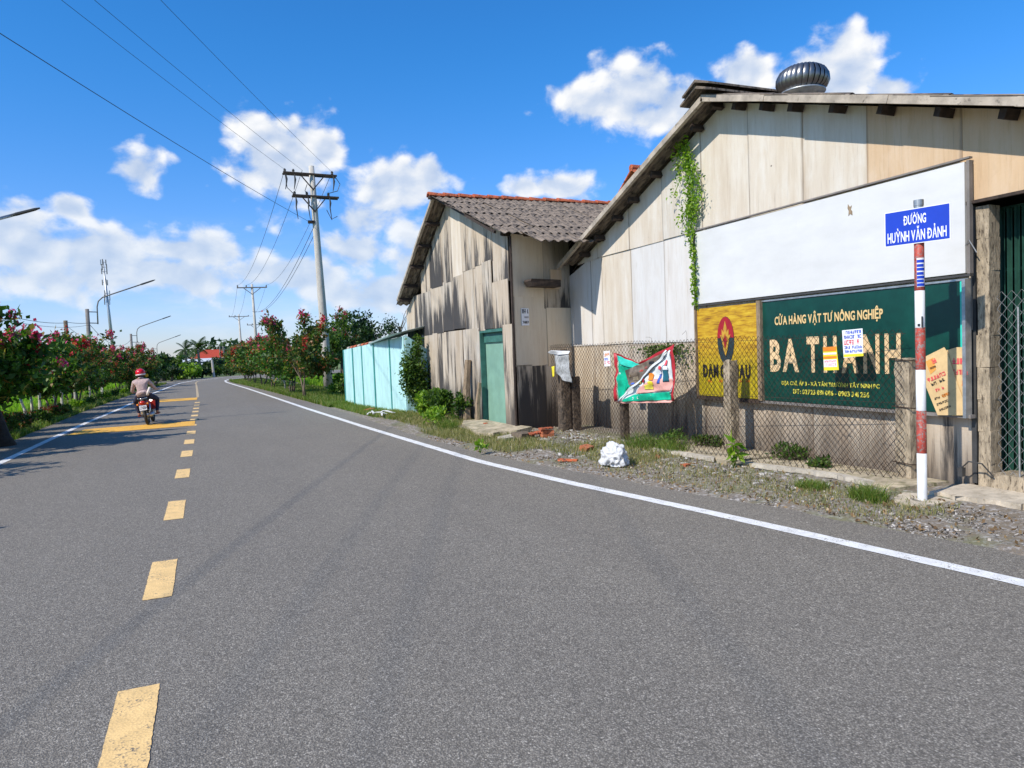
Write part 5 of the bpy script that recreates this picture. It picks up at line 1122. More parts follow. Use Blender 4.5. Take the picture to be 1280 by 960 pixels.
def palm(px, py, Y, lb, R=1.6, nf=18, seed=1):
    c_ = onY(px, py, Y); o = empty('palm_tree', (c_.x, Y, 0), lb, 'palm tree'); rg = random.Random(seed)
    z = c_.z-.55; mb = MB(); mb.tube([(c_.x+.2, Y, 0), (c_.x+.05, Y, z*.6), (c_.x, Y, z)], [.22, .16, .13], 8); mb.build('trunk', 'palm_trunk', o, True)
    for k in range(nf):
        a = 2*pi*k/nf+rg.uniform(-.2, .2); el = rg.uniform(-.3, 1.25); V = []; Fq = []; n = 9; L = R*rg.uniform(.8, 1.1); pts = []
        p = Vector((c_.x, Y, z)); d = Vector((cos(a)*cos(el), sin(a)*cos(el), sin(el)))
        for j in range(n): pts.append(p.copy()); p = p+d*(L/n); d = (d+Vector((0, 0, -.17))).normalized()
        mb = MB(); side = Vector((-sin(a), cos(a), 0))
        mb.tube(pts, [.035*(1-j/n)+.008 for j in range(n)], 3)
        for j in range(1, n):
            for q in range(2):
                b = pts[j]-(pts[j]-pts[j-1])*.5*q; w = L*.26*sin(pi*(j-.3*q)/(n-.2))+.05
                for s_ in (-1, 1):
                    tip_ = b+side*s_*w+(pts[j]-pts[j-1]).normalized()*w*.55+Vector((0, 0, -w*.45)); u = (pts[j]-pts[j-1])*.26
                    mb.add([b-u, b+u, tip_], [(0, 1, 2)])
        mb.build('frond', 'leaf_far', o)
palm(231, 432, 95, 'darker, fuller palm left of the far red-roofed house', 1.7, 16, 1)
palm(247, 430, 92, 'taller palm with a clear star of fronds by the far red roof', 1.9, 16, 2)
palm(299, 436, 118, 'lone far palm behind the third road pole', 2.1, 14, 3)
palm(240, 444, 84, 'low young palm half sunk in the hedge under the two palms', 1.5, 12, 4)
def crown_pts(c, R, n, rg, lumps=9):
    C_ = rg.normal(size=(lumps, 3)); C_ /= np.linalg.norm(C_, axis=1)[:, None]; C_ *= rg.uniform(.25, .72, (lumps, 1)); sz = rg.uniform(.28, .5, lumps)
    k = rg.integers(0, lumps, n); d = rg.normal(size=(n, 3)); d /= np.linalg.norm(d, axis=1)[:, None]; d *= (rg.random((n, 1))**.4)*sz[k][:, None]
    return np.array(c)[None]+(C_[k]+d)*np.array(R)[None]
def tree(X, Y, H, R, lb, group=None, m='leaf_far', n=1500, L=.30, seed=1, name='broadleaf_tree', base=.25, trunk='bark'):
    rg = np.random.default_rng(seed); o = empty(name, (X, Y, -.05), lb, 'tree' if 'tree' in name else 'bush', group)
    mb = MB(); th_ = H*.45; mb.tube([(X, Y, -.05), (X+.05, Y, th_*.5), (X+.1, Y, th_)], [R*.07+.04, R*.05+.03, R*.03+.02], 7)
    for k in range(5):
        a = rg.uniform(0, 2*pi); mb.tube([(X+.08, Y, th_*.8), (X+cos(a)*R*.3, Y+sin(a)*R*.3, th_+H*.15), (X+cos(a)*R*.6, Y+sin(a)*R*.6, H*.8)], [R*.03+.015, .03, .012], 5)
    mb.build('trunk', trunk, o)
    P = crown_pts((X, Y, H*(base+1)/2), (R, R, H*(1-base)/2*1.15), n, rg); P[:, 2] = np.maximum(P[:, 2], .05)
    leaves('crown', P, L, L*.55, m, o, rng=rg); return o
rt = random.Random(21)
k = 0
specs = []
for x in range(128, 216, 9): specs.append((x, 446+rt.uniform(-2, 5)-(x-128)*.0, rt.uniform(75, 110)))
for (px, py, Y) in [(88, 432, 80), (100, 438, 85), (114, 426, 78)] + specs:
    c_ = onY(px, py, Y); H = max(2.5, c_.z); tree(c_.x, Y, H, H*.62, ['green tree just left of the first curved-arm lamp, behind the shrubs', 'dark tree right behind the post of the first curved-arm lamp', 'small tree between the first curved-arm lamp and the mast'][k] if k < 3 else ('first', 'second', 'third', 'fourth', 'fifth', 'sixth', 'seventh', 'eighth', 'ninth', 'tenth')[k-3]+' green tree right of the mast, counting towards the palms', 'far belt of trees behind the shrubs', 'leaf_far' if k % 3 else 'leaf_dark', 1100, .42, 50+k); k += 1
for (px, py, Y, lb, m) in [(222, 446, 78, 'dark round tree left of the palms at the road bend', 'leaf_green'), (238, 452, 76, 'bright green bush under the two palms', 'leaf_bright'), (212, 455, 70, 'dark bush ending the shrub row at the bend', 'leaf_dark'), (262, 452, 88, 'hedge-like green tree on the outside of the bend', 'leaf_far'), (275, 446, 96, 'dark tree under the right-hand post pair', 'leaf_dark'), (284, 450, 90, 'dark tree behind the end of the far-side shrubs', 'leaf_dark'), (252, 462, 80, 'low dark hedge on the outside of the bend', 'leaf_dark'), (270, 460, 81, 'low clipped bush by the pale bend post', 'leaf_green'), (288, 458, 84, 'low bush closing the view along the bend', 'leaf_far'), (229, 462, 74, 'yellow-green low bush at the bend verge', 'leaf_bright'), (243, 466, 77, 'small yellow-green bush beside the bend', 'leaf_bright')]:
    c_ = onY(px, py, Y); H = max(1.2, c_.z); tree(c_.x, Y+2, H, H*.75 if H < 3 else H*.6, lb, None, m, 900, .34, 100+k, 'roadside_bush' if H < 3 else 'broadleaf_tree', .05); k += 1
for j, (px, py, R_b, H_b, m, lb) in enumerate([(190, 484, 1.3, 1.9, 'leaf_green', 'leafy bush just past the rider, at the end of the flowering row'), (200, 480, 1.4, 2.0, 'leaf_far', 'grey-green bush on the verge right of the rider, second along'), (209, 477, 1.5, 2.1, 'leaf_green', 'rounded bush on the verge before the palms'), (218, 475, 1.5, 1.8, 'leaf_bright', 'bright bush on the verge in front of the palms'), (228, 473.5, 1.6, 2.0, 'leaf_dark', 'dark bush on the verge under the left palm'), (240, 472.5, 1.6, 1.6, 'leaf_green', 'low bush on the outside of the bend under the tall palm')]):
    q = G(px, py); tree(q.x-.9, q.y+.8, H_b, R_b, lb, None, m, 1200, .26, 400+j, 'roadside_bush', .0)
# distant belts that read as one mass
rg = np.random.default_rng(77)
def belt(name, x0, x1, y, H, n, lb, m='leaf_far', L=1.3, depth=10):
    xs = rg.uniform(x0, x1, n); hh = H*(.62+.22*np.sin(xs*.13)+.13*np.sin(xs*.41+1)+.1*np.sin(xs*1.1)); P = np.stack([xs, y+rg.uniform(0, depth, n), hh*np.sqrt(rg.random(n))], 1)
    tag(leaves(name, P, L, L*.6, m, None, rng=rg), lb, 'trees')
belt('far_wood', -230, 20, 190, 7.5, 9000, 'far line of trees beyond the rice field')
belt('far_wood', 2, 130, 100, 5.5, 5000, 'line of trees beyond the field behind the old house', 'leaf_far', .8)
belt('far_wood', -500, -200, 150, 8, 5000, 'far line of trees at the edge of the plain')
# ================================================================= FLOWERING SHRUBS
def shrub_proto(seed, H=2.8, spread=1.25, nleaf=5200, nfl=26, th_=.9, stems=3, trunk_m='bark_pale', red=.5, L=.115, leaf='leaf_shrub', tr=.045):
    """stems, arching branches, leaves gathered along the branches, flower panicles at the tips"""
    rg = np.random.default_rng(seed); r = random.Random(seed); o = empty('flowering_shrub', (0, 0, 0)); tips = []; line = []
    mb = MB(); br = MB()
    for s_ in range(stems):
        a = 2*pi*s_/stems+r.uniform(-.4, .4); b = Vector((cos(a)*.06, sin(a)*.06, 0)); t_ = Vector((cos(a)*.18+r.uniform(-.1, .1), sin(a)*.18+r.uniform(-.1, .1), th_*r.uniform(.8, 1.1)))
        mid = b.lerp(t_, .5)+Vector((r.uniform(-.05, .05), r.uniform(-.05, .05), 0)); mb.tube([b, mid, t_], [tr, tr*.85, tr*.65], 7)
        nb = int(r.uniform(4, 7)*(3/stems)**.5)
        for k in range(nb):
            az = a+r.uniform(-1.3, 1.3) if stems > 1 else r.uniform(0, 2*pi); el = r.uniform(.25, 1.45); Lb = (H-th_)*r.uniform(.7, 1.12) if el > .8 else spread*r.uniform(.7, 1.15)
            d = Vector((cos(az)*cos(el), sin(az)*cos(el), sin(el))); p = t_.copy(); pts = [p.copy()]
            for j in range(7): p = p+d*(Lb/7); d = (d+Vector((r.uniform(-.12, .12), r.uniform(-.12, .12), .05 if el < .6 else -.07))).normalized(); pts.append(p.copy())
            br.tube(pts, [tr*.5*(1-j/8.5) for j in range(8)], 4, cap=False); line += pts[2:]; tips.append(pts[-1])
            for q in range(4):
                j = r.randint(2, 6); az2 = az+r.uniform(-1.2, 1.2); el2 = r.uniform(-.1, 1.1); d2 = Vector((cos(az2)*cos(el2), sin(az2)*cos(el2), sin(el2))); L2 = Lb*r.uniform(.25, .5); p2 = pts[j].copy(); pp = [p2.copy()]
                for w in range(4): p2 = p2+d2*(L2/4); d2 = (d2+Vector((0, 0, -.04))).normalized(); pp.append(p2.copy())
                br.tube(pp, [.012, .01, .008, .006, .004], 3, cap=False); line += pp[1:]; tips.append(pp[-1])
    mb.build('trunk', trunk_m, o, True); br.build('branches', 'bark', o)
    A_ = np.array([tuple(v) for v in line]); Tt = np.array([tuple(v) for v in tips])
    i = rg.integers(0, len(A_), nleaf); P = A_[i]+rg.normal(0, .105, (nleaf, 3)); P[:, 2] = np.maximum(P[:, 2], th_*.55)
    f_ = leaves('foliage', P, L, L*.5, leaf, o, .25, rng=rg)
    order = np.argsort(-(Tt[:, 2]+.5*np.linalg.norm(Tt[:, :2], axis=1)+rg.normal(0, .35, len(Tt))))[:nfl]
    Q = []
    for t_ in Tt[order]:
        n = int(rg.integers(26, 52)); c_ = t_+np.array([0, 0, .05]); Q.append(c_[None]+rg.normal(0, 1, (n, 3))*np.array([.055, .055, .085])[None])
    Q = np.concatenate(Q); k = int(len(Q)*(1-red))
    leaves('blossoms', Q[:k], .10, .08, 'petal', o, .3, rng=rg) if k > 10 else None
    leaves('blossoms', Q[k:], .09, .07, 'petal_red', o, .3, rng=rg) if len(Q)-k > 10 else None
    return o
def grow(proto, first, X, Y, s, rz, lb, group=None, cat='shrub', zs=1.0):
    o = proto if first else copy_tree(proto); o.location = (X, Y, -.03); o.rotation_euler = (0, 0, rz); o.scale = (s, s, s*zs)
    for k_ in ('group',):
        if k_ in o: del o[k_]
    return tag(o, lb, cat, group)
pA = shrub_proto(11, 3.2, 1.7, 7600, 22, 1.1, 4, 'bark', .2, .21)
pB = shrub_proto(12, 2.9, 1.45, 5000, 20, 1.0, 2, 'bark_pale', .25, .18)
pC = shrub_proto(13, 2.9, 1.5, 4600, 12, .7, 2, 'bark', .6, .18, leaf='leaf_red')
pD = shrub_proto(14, 2.6, 1.55, 3800, 11, .7, 3, 'bark', .5, .18)
bpy.context.view_layer.update()
GL, GR = 'flowering shrubs in a row along the field side', 'flowering shrubs on the shed side of the road'
used = set()
def gp(p, *a, **k):
    f_ = id(p) not in used; used.add(id(p)); return grow(p, f_, *a, **k)
gp(pA, -4.85, 17.8, .92, 1.9, 'big pink-flowered shrub at the left edge, over the thick dark trunk', GL)
gp(pB, -5.0, 21.6, .93, 1.1, 'magenta-flowered shrub just beyond the thick dark trunk', GL)
gp(pB, -4.95, 25.3, 1.05, 2.5, 'tall magenta-flowered shrub with a whitewashed stem below the bare pole', GL)
gp(pC, -4.9, 28.4, 1.0, .2, 'reddish-leaved shrub beside the pole with the first curved-arm lamp', GL)
gp(pB, -5.2, 31.5, 1.0, 4.0, 'flowering shrub beneath the far telecom mast', GL)
yL = [34.5, 37.5, 41, 44.5, 48, 52, 56, 60.5]
for k, y in enumerate(yL): gp((pC, pD, pC, pB)[k % 4], interp(E_L, y)-1.15-(.25 if k % 2 else 0), y, .86+.17*sin(k*2.3), k*1.7, ('first', 'second', 'third', 'fourth', 'fifth', 'sixth', 'seventh', 'last')[k]+' flowering shrub beyond the mast in the row that runs past the rider', 'far stretch of the field-side shrub row')
gp(pB, -6.9, 12.2, 1.05, .9, 'pink-flowered shrub out of view before the dark trunk, first from the viewer', 'unseen near shrubs'); gp(pA, -5.9, 8.0, .8, 2.2, 'pink-flowered shrub out of view before the dark trunk, second from the viewer', 'unseen near shrubs'); gp(pA, -6.2, 15.1, .9, 3.3, 'pink-flowered shrub out of view before the dark trunk, third from the viewer', 'unseen near shrubs')
# thick dark trunk of the first tree
dt = empty('old_tree', (-4.22, 18.7, 0), 'thick dark flared trunk with shady leaves at the left edge of the road', 'tree')
mb = MB(); mb.tube([(-4.24, 18.7, -.05), (-4.25, 18.7, .18), (-4.31, 18.7, .6), (-4.42, 18.6, 1.2), (-4.6, 18.5, 2.1)], [.36, .25, .20, .17, .12], 12)
for a, el in ((.2, .5), (1.6, .7), (3.0, .5), (4.4, .6), (5.4, .8)): mb.tube([(-4.78, 18.4, 1.3), (-4.8+cos(a)*.6, 18.4+sin(a)*.6, 1.6+el*.4), (-4.8+cos(a)*1.1, 18.4+sin(a)*1.1, 1.9+el*.9)], [.08, .05, .02], 6)
mb.build('trunk', 'bark_dark', dt, True)
rg = np.random.default_rng(31); P = crown_pts((-5.1, 18.5, 2.2), (1.35, 1.3, .85), 4000, rg, 12); leaves('crown', P, .16, .09, 'leaf_green', dt, .1, rng=rg, droop=.2)
# shed-side shrubs
gp(pC, 3.62, 30.3, 1.0, 2.0, 'large tangled flowering shrub with bare lower stems just left of the tall pole', GR, zs=1.15)
gp(pD, 3.6, 34.6, 1.1, .7, 'leggy red-flowered shrub just left of the large tangled one', GR)
gp(pB, 3.75, 38.5, 1.0, 3.1, 'shrub with a bright magenta cluster midway along the shed-side row', GR)
for k, (x, y) in enumerate([(3.4, 42.5), (3.1, 46.5), (2.95, 50.5), (2.8, 55), (2.75, 59.5), (3.0, 64), (5.2, 67.5), (8, 70)]): gp((pC, pD, pC)[k % 3], x, y, 1.0+.2*sin(k*1.9), k*2.1, ('first', 'second', 'third', 'fourth', 'fifth', 'sixth', 'seventh', 'last')[k]+' reddish shrub after the magenta-clustered one, going towards the bend', 'shed-side shrubs towards the bend')
pE = shrub_proto(15, 3.9, 1.9, 7500, 20, 1.4, 2, 'bark', .5, .17, leaf='leaf_green', tr=.07)
gp(pE, 7.0, 40.5, 1.05, .5, 'tall leafy tree with few pink blooms behind the tall utility pole', None, 'tree'); pE['category'] = 'tree'
tree(7.6, 37.5, 3.7, 1.6, 'dark green rounded tree between the utility pole and the turquoise shed', None, 'leaf_dark', 2600, .2, 301)
tree(7.6, 44, 4.2, 2.2, 'pale-leaved tree behind the tall utility pole', None, 'leaf_green', 2200, .24, 302)
tree(5.3, 31.5, .95, .75, 'low leafy bush at the foot of the tall utility pole', None, 'leaf_bright', 1500, .13, 303, 'roadside_bush', .0)
tree(5.15, 28.8, .75, .7, 'low leafy bush against the end of the turquoise shed', None, 'leaf_green', 1500, .12, 304, 'roadside_bush', .0)
tree(6.9, 30.5, 1.5, .8, 'mid-height bush behind the turquoise shed corner', None, 'leaf_bright', 1500, .16, 305, 'roadside_bush', .0)
# bare-twigged tree behind the shed
bt = empty('bare_tree', (10.2, 40, 0), 'nearly bare small tree poking up behind the turquoise shed', 'tree'); mb = MB(); r = random.Random(4); mb.tube([(10.2, 40, 0), (10.1, 40, 2.2), (10.2, 40, 3.2)], [.10, .08, .05], 6)
for k in range(9):
    a = r.uniform(0, 2*pi); z0 = r.uniform(1.8, 3.1); p = Vector((10.15, 40, z0)); pts = [p]
    for j in range(4): p = p+Vector((cos(a)*.16+r.uniform(-.05, .05), sin(a)*.16, .30)); pts.append(p)
    mb.tube(pts, [.035, .028, .02, .014, .008], 4)
    for q in range(2): b = pts[q+2]; mb.tube([b, b+Vector((r.uniform(-.3, .3), 0, .45))], [.012, .005], 3)
mb.build('trunk', 'bark', bt); rg = np.random.default_rng(5); P = np.array([9.6, 39.8, 3.1])[None]+rg.normal(0, .28, (420, 3)); leaves('crown', P, .16, .08, 'leaf_dark', bt, rng=rg)
# low red-leaved bedding plants under the shrubs
rg = np.random.default_rng(41)
def low_plant(X, Y, R, H, n, m, lb, name='bedding_plant', cat='plant', group=None, L=.09, fl=None):
    o = empty(name, (X, Y, -.02), lb, cat, group); mb = MB()
    for k in range(5):
        a = rg.uniform(0, 2*pi); mb.tube([(X, Y, -.02), (X+cos(a)*R*.5, Y+sin(a)*R*.5, H*.8)], [.012, .005], 4, cap=False)
    mb.build('stem', 'bark', o); P = crown_pts((X, Y, H*.55), (R, R, H*.55), n, rg, 7); P[:, 2] = np.maximum(P[:, 2], .02); leaves('foliage', P, L, L*.5, m, o, .5, rng=rg)
    if fl: leaves('blossoms', crown_pts((X, Y, H*.85), (R, R, H*.25), 90, rg, 5), .05, .04, fl, o, rng=rg)
    return o
for k, (y, dx, lb) in enumerate([(19.6, .55, 'red-leaved bedding plant nearest the thick dark trunk'), (21.0, .5, 'bushy red and green bedding plant on the verge, second from the dark trunk'), (22.4, .45, 'small red bedding plant by the whitewashed stems'), (24.6, .4, 'low green bedding plant by the pale stake'), (27, .4, 'low flowering plant on the field-side verge')]):
    low_plant(-4.25-dx*.6, y, .42, .62-.05*k, 900, 'leaf_green' if k in (1, 3) else 'leaf_red', lb, fl='petal_red', group='bedding plants under the shrubs')
for k in range(9): low_plant(interp(E_L, 29+k*3.2)-.45, 29+k*3.2, .4, .4, 380, 'leaf_bright' if k % 2 else 'leaf_green', ('first', 'second', 'third', 'fourth', 'fifth', 'sixth', 'seventh', 'eighth', 'last')[k]+' low green verge plant beyond the bedding plants, going towards the bend', group='low plants under the farther shrubs', L=.12)
for k, (x, y, h) in enumerate([(-5.0, 27.3, 1.5), (-4.85, 30.2, 1.35), (-4.9, 33.4, 1.4), (-4.75, 36.3, 1.3)]):
    mb = MB(); mb.tube([(x, y, 0), (x+.03, y, h)], [.045, .04], 7); tag(mb.build('white_stake', 'bark_pale', None), ('nearest whitewashed stake under the field-side shrubs', 'second whitewashed stake behind the nearest one', 'third whitewashed stake under the shrubs', 'farthest whitewashed stake, near the rider')[k], 'stake', 'whitewashed stakes')
# ================================================================= CREEPERS AND WEEDS NEAR THE BUILDINGS
# vine down the warehouse wall
vn = empty('climbing_vine', (7.05, 9.35, 1.7), 'bright green vine hanging from the roof edge beside the white board', 'vine')
rg = np.random.default_rng(8)
strands = [[(856, 176), (862, 205), (866, 240), (864, 280), (868, 330), (870, 383)], [(850, 180), (845, 205), (850, 225), (842, 245)], [(858, 190), (872, 220), (877, 245), (868, 262), (866, 300)], [(846, 184), (858, 215), (864, 250), (862, 270)], [(866, 230), (858, 260), (852, 275), (864, 300)]]
mb = MB(); P = []
for s_, cnt, sg in zip(strands, (900, 90, 170, 240, 90), (.05, .05, .06, .05, .05)):
    W_ = [onX(x, y, 7.02) for x, y in s_]; mb.tube(W_, .006, 4, cap=False)
    for k in range(cnt):
        t_ = rg.random()*(len(W_)-1); i = int(t_); q = W_[i].lerp(W_[i+1], t_-i); thick = 1.0 if i < 3 else .45
        P.append((q.x+rg.normal(0, .02)-.02, q.y+rg.normal(0, sg*thick*1.1), q.z+rg.normal(0, .05)))
mb.build('stem', 'leaf_bright', vn); leaves('foliage', np.array(P), .062, .034, 'leaf_bright', vn, -.3, rng=rg)
# creeper over the end of the turquoise shed
cr_ = empty('creeper', (5.2, 18.9, 0), 'leafy creeper smothering the end of the turquoise shed', 'creeper'); rg = np.random.default_rng(18)
P = []
for (cx_, cz_, rx_, rz_, n) in ((5.14, 1.15, .30, .42, 1300), (5.25, .65, .32, .45, 1200), (5.22, 1.7, .16, .25, 260), (5.30, 2.0, .10, .18, 130), (5.05, .85, .25, .35, 500), (4.98, 1.2, .16, .5, 420)):
    q = rg.normal(0, .5, (n, 3)); P.append(np.stack([cx_+q[:, 0]*rx_, 18.85+q[:, 1]*.14, cz_+q[:, 2]*rz_], 1))
P = np.concatenate(P); P[:, 2] = np.maximum(P[:, 2], .02); leaves('foliage', P, .085, .06, 'leaf_green', cr_, .1, rng=rg)
mb = MB()
for k in range(5): mb.tube([(5.2+.05*k, 18.9, 0), (5.15+.06*k, 18.86, .7), (5.2+.03*k, 18.85, 1.5), (5.28, 18.86, 2.0)], .008, 4, cap=False)
mb.build('stem', 'bark', cr_)
low_plant(5.0, 17.2, .42, .75, 1500, 'leaf_bright', 'bright leafy weed clump in front of the creeper', 'weed_clump', 'weeds', L=.11)
low_plant(5.05, 16.2, .5, .95, 2300, 'leaf_green', 'tall leafy weed clump against the blackened house boards', 'weed_clump', 'weeds', L=.12)
low_plant(4.7, 15.3, .38, .5, 900, 'leaf_bright', 'low weed clump at the road side of the house weeds', 'weed_clump', 'weeds', L=.10)
low_plant(5.3, 15.6, .25, .7, 500, 'leaf_green', 'weeds growing up beside the mossy timber post', 'weed_clump', 'weeds', L=.10)
def herb(X, Y, lb, H=.3, n=9, m='leaf_bright', L=.16, name='herb'):
    o = empty(name, (X, Y, .0), lb, 'plant'); r = random.Random(int(X*100)); P = []; mb = MB()
    for k in range(n): a = r.uniform(0, 2*pi); z = H*r.uniform(.3, 1); p = (X+cos(a)*.05, Y+sin(a)*.05, .03+z); P.append(p); mb.tube([(X, Y, .02), p], .004, 4, cap=False)
    mb.build('stem', 'leaf_bright', o); rg_ = np.random.default_rng(n); leaves('leaves', np.array(P*3), L, L*.5, m, o, .4, rng=rg_); return o
herb(6.10, 7.28, 'young broad-leaved plant sprouting from the broken kerb beside the concrete post', .32, 10)
q = G(600, 566, .03); herb(q.x, q.y, 'small green tuft before the tilted door slab', .18, 8, 'leaf_bright', .12)
q = onX(800, 470, 6.75)
def tuft(X, Y, lb, R=.16, H=.26, n=520, m='grass', z=.03):
    rg_ = np.random.default_rng(int(X*1000+Y*10)); a = rg_.uniform(0, 2*pi, n); r_ = R*np.sqrt(rg_.random(n)); P = np.stack([X+np.cos(a)*r_, Y+np.sin(a)*r_*1.3, np.full(n, z)], 1); o = blades('grass_tuft', P, H, .008, m, None, 1.25, rg_, origin=(X, Y, z)); o.pop('kind', None); del_k(o); return tag(o, lb, 'grass tuft')
def del_k(o):
    if 'kind' in o: del o['kind']
q = G(1085, 624, .04); tuft(q.x, q.y, 'bright green grass tuft closest to the striped sign pole', .15, .15, 600)
q = G(1015, 609, .04); tuft(q.x, q.y, 'flat green grass tuft by the broken kerb, second from the sign pole', .15, .09)
q = G(1200, 640, .04)
for k, (px, py) in enumerate([(840, 566), (800, 560), (560, 536)]): q = G(px, py, .04); tuft(q.x, q.y, ('weedy grass tuft under the fence behind the white bag', 'grass tuft at the foot of the fence left of the white bag', 'grass tuft at the foot of the house weeds')[k], .22, .24, 420)
# weeds and moss behind the mesh
for k, (x, y, R, H, lb) in enumerate([(6.95, 7.2, .3, .28, 'leafy weeds behind the mesh under the green sign'), (6.9, 8.8, .3, .22, 'weeds behind the mesh under the yellow sign'), (6.6, 9.3, .35, .3, 'weeds at the bottom of the mesh right of the banner'), (6.85, 6.6, .2, .2, 'few weeds behind the mesh near the striped pole')]): low_plant(x, y, R, H, 420, 'leaf_green', lb, 'weed_clump', 'weeds', L=.07)
hv = empty('climbing_vine', (6.62, 9.9, 1.2), 'dark leafy creeper hanging behind the mesh above the torn banner', 'vine'); rg = np.random.default_rng(5); P = np.stack([np.full(700, 7.06)+rg.normal(0, .03, 700), rg.normal(10.1, .35, 700), 1.62-np.abs(rg.normal(0, .16, 700))], 1); leaves('foliage', P, .06, .035, 'leaf_green', hv, -.3, rng=rg)
mb = MB(); mb.tube([(7.1, 9.9, 1.65), (7.05, 9.6, 1.2), (6.9, 9.1, .6), (6.85, 9.0, .05)], .006, 4); mb.build('stem', 'bark', hv)
# verge grass
rg = np.random.default_rng(55)
P = verge_pts(5200, 10.5, 14.5, .12, .55, rg); tag(blades('grass', P, .10, .010, 'dry_grass', None, .8, rg), 'short weedy grass before the brick stack and door slab', 'grass')
P = verge_pts(4200, 4.4, 9.0, .15, .75, rg); tag(blades('grass', P[rg.random(len(P)) < .8], .055, .006, 'dry_grass', None, 1.0, rg), 'sparse dry grass among the gravel by the fence', 'grass')
P = verge_pts(2500, 8.3, 10.5, .35, .95, rg); tag(blades('grass', P, .10, .009, 'dry_grass', None, .9, rg), 'thin weeds around the white bag', 'grass')
P = verge_pts(9000, 14.8, 20, .25, 1.15, rg); tag(blades('grass', P, .10, .012, 'dry_grass', None, .8, rg), 'drying grass below the old house weeds', 'grass')
P = verge_pts(9000, 17.5, 26, .2, 1.15, rg); tag(blades('grass', P, .11, .012, 'grass', None, .8, rg), 'grass verge before the turquoise shed', 'grass')
P = verge_pts(2600, 2.0, 13.5, .0, 1.05, rg, 1, .012); o = leaves('leaf_litter', P, .045, .028, 'litter', None, 0, rng=rg); tag(o, 'brown fallen leaves and scraps scattered over the gravel verge', 'litter')
P = verge_pts(3600, 4.4, 12.5, .45, 1.0, rg); tag(blades('grass', P[rg.random(len(P)) < .75], .06, .008, 'dry_grass', None, 1.1, rg), 'patchy green weeds along the broken kerb', 'grass')
P = verge_pts(700, 5.0, 12.5, .55, 1.05, rg); tag(rough_stones('rubble', P, .012, .045, rg), 'broken kerb rubble along the foot of the fence', 'rubble')
n = 42000; y = 24+40*rg.random(n)**1.2; ex = np.interp(y, [p[1] for p in E_R], [p[0] for p in E_R]); P = np.stack([ex+.05+2.6*rg.random(n)**1.3, y, np.full(n, -.02)], 1); tag(blades('grass', P, .17, .022, 'grass', None, .7, rg), 'grass verge under the shed-side shrubs', 'grass')
n = 42000; y = 14+50*rg.random(n)**1.3; ex = np.interp(y, [p[1] for p in E_L], [p[0] for p in E_L]); P = np.stack([ex-.02-2.4*rg.random(n)**1.2, y, np.full(n, -.02)], 1); tag(blades('grass', P, .17, .02, 'grass', None, .7, rg), 'grass verge under the field-side shrubs', 'grass')
n = 70000; y = 14+60*rg.random(n)**1.1; x = -6.4-34*rg.random(n)**1.4; tag(blades('rice', np.stack([x, y, np.full(n, -.06)], 1), .42, .05, 'rice', None, .4, rg), 'bright green young rice in the paddy', 'rice')
n = 22000; y = 27+32*rg.random(n); x = 5.6+12*rg.random(n); tag(blades('rice', np.stack([x, y, np.full(n, -.06)], 1), .35, .05, 'rice', None, .4, rg), 'bright green rice behind the utility pole', 'rice')
# ================================================================= WHITE BAG AND SCRAP
bgc = G(768, 580, .04); bag = empty('plastic_bag', (bgc.x, bgc.y, .04), 'stuffed white plastic bag lying on the verge below the torn banner', 'bag')
import bmesh
def lump(name, m, c, R, seed, parent, crease=.10, sub=5, flat=.5):
    bm = bmesh.new(); bmesh.ops.create_icosphere(bm, subdivisions=sub, radius=1.0); r = random.Random(seed); off = worldloc(parent)
    from mathutils import noise as mn
    K = [(Vector((r.uniform(-1, 1), r.uniform(-1, 1), r.uniform(-1, 1))).normalized(), r.uniform(2.5, 9)*(1+(q > 5)), r.uniform(0, 6)) for q in range(9)]
    for v in bm.verts:
        n = v.co.normalized(); s_ = 1.0
        for d, f_, ph in K: s_ += crease*.33*(abs(sin(n.dot(d)*f_+ph))-.6)*(1 if f_ < 9 else .5)
        q_ = n*1.9+Vector((seed, 2, 5)); s_ += .20*mn.noise(q_) 
        for fr, am in ((2.6, .17), (5.3, .07), (11, .022)): s_ += am*((1-abs(mn.noise(n*fr+Vector((seed*3, 1, 7))))*2.6)-.45)
        p = n*s_
        if p.z < -flat: p.z = -flat
        v.co = Vector(c)-off+Vector((p.x*R[0], p.y*R[1], (p.z+flat)*R[2]))
    for f_ in bm.faces: f_.smooth = True
    me = bpy.data.meshes.new(name); bm.to_mesh(me); bm.free(); me.materials.append(M[m]); o = bpy.data.objects.new(name, me); col.objects.link(o); o.parent = parent; return o
lump('sack', 'sack_white', (bgc.x, bgc.y, .03), (.15, .24, .20), 3, bag, .0)
lump('knot', 'sack_white', (bgc.x-.02, bgc.y-.17, .20), (.05, .07, .06), 4, bag, .05, 3)
lump('fold', 'sack_white', (bgc.x-.09, bgc.y+.09, .03), (.08, .12, .06), 5, bag, .05, 3)
scp = G(470, 520); 
for k, (dx, dy, L_, a, lb) in enumerate([(0, 0, .9, .3, 'white plastic frame scrap nearest the shed'), (.12, -.5, 1.0, -.2, 'curved white scrap strip in the middle of the heap'), (.05, -1.0, .8, .9, 'white looped scrap at the near end of the heap'), (-.1, -.3, .7, 1.4, 'short white scrap strip lying across the heap'), (.2, -.85, .9, .1, 'white scrap strip against the shed grass')]):
    pts = [];
    for j in range(9): t_ = j/8; pts.append((scp.x+dx+cos(a)*(t_-.5)*L_*.45, scp.y+dy+.3+sin(a)*(t_-.5)*L_+.1*sin(t_*pi*2), .05+.035*sin(t_*pi*1.5)+.02*k))
    mb = MB(); mb.tube(pts, .030, 4, square=.5); tag(mb.build('scrap_strip', 'scrap', None), lb, 'scrap', 'white scrap heap by the turquoise shed')
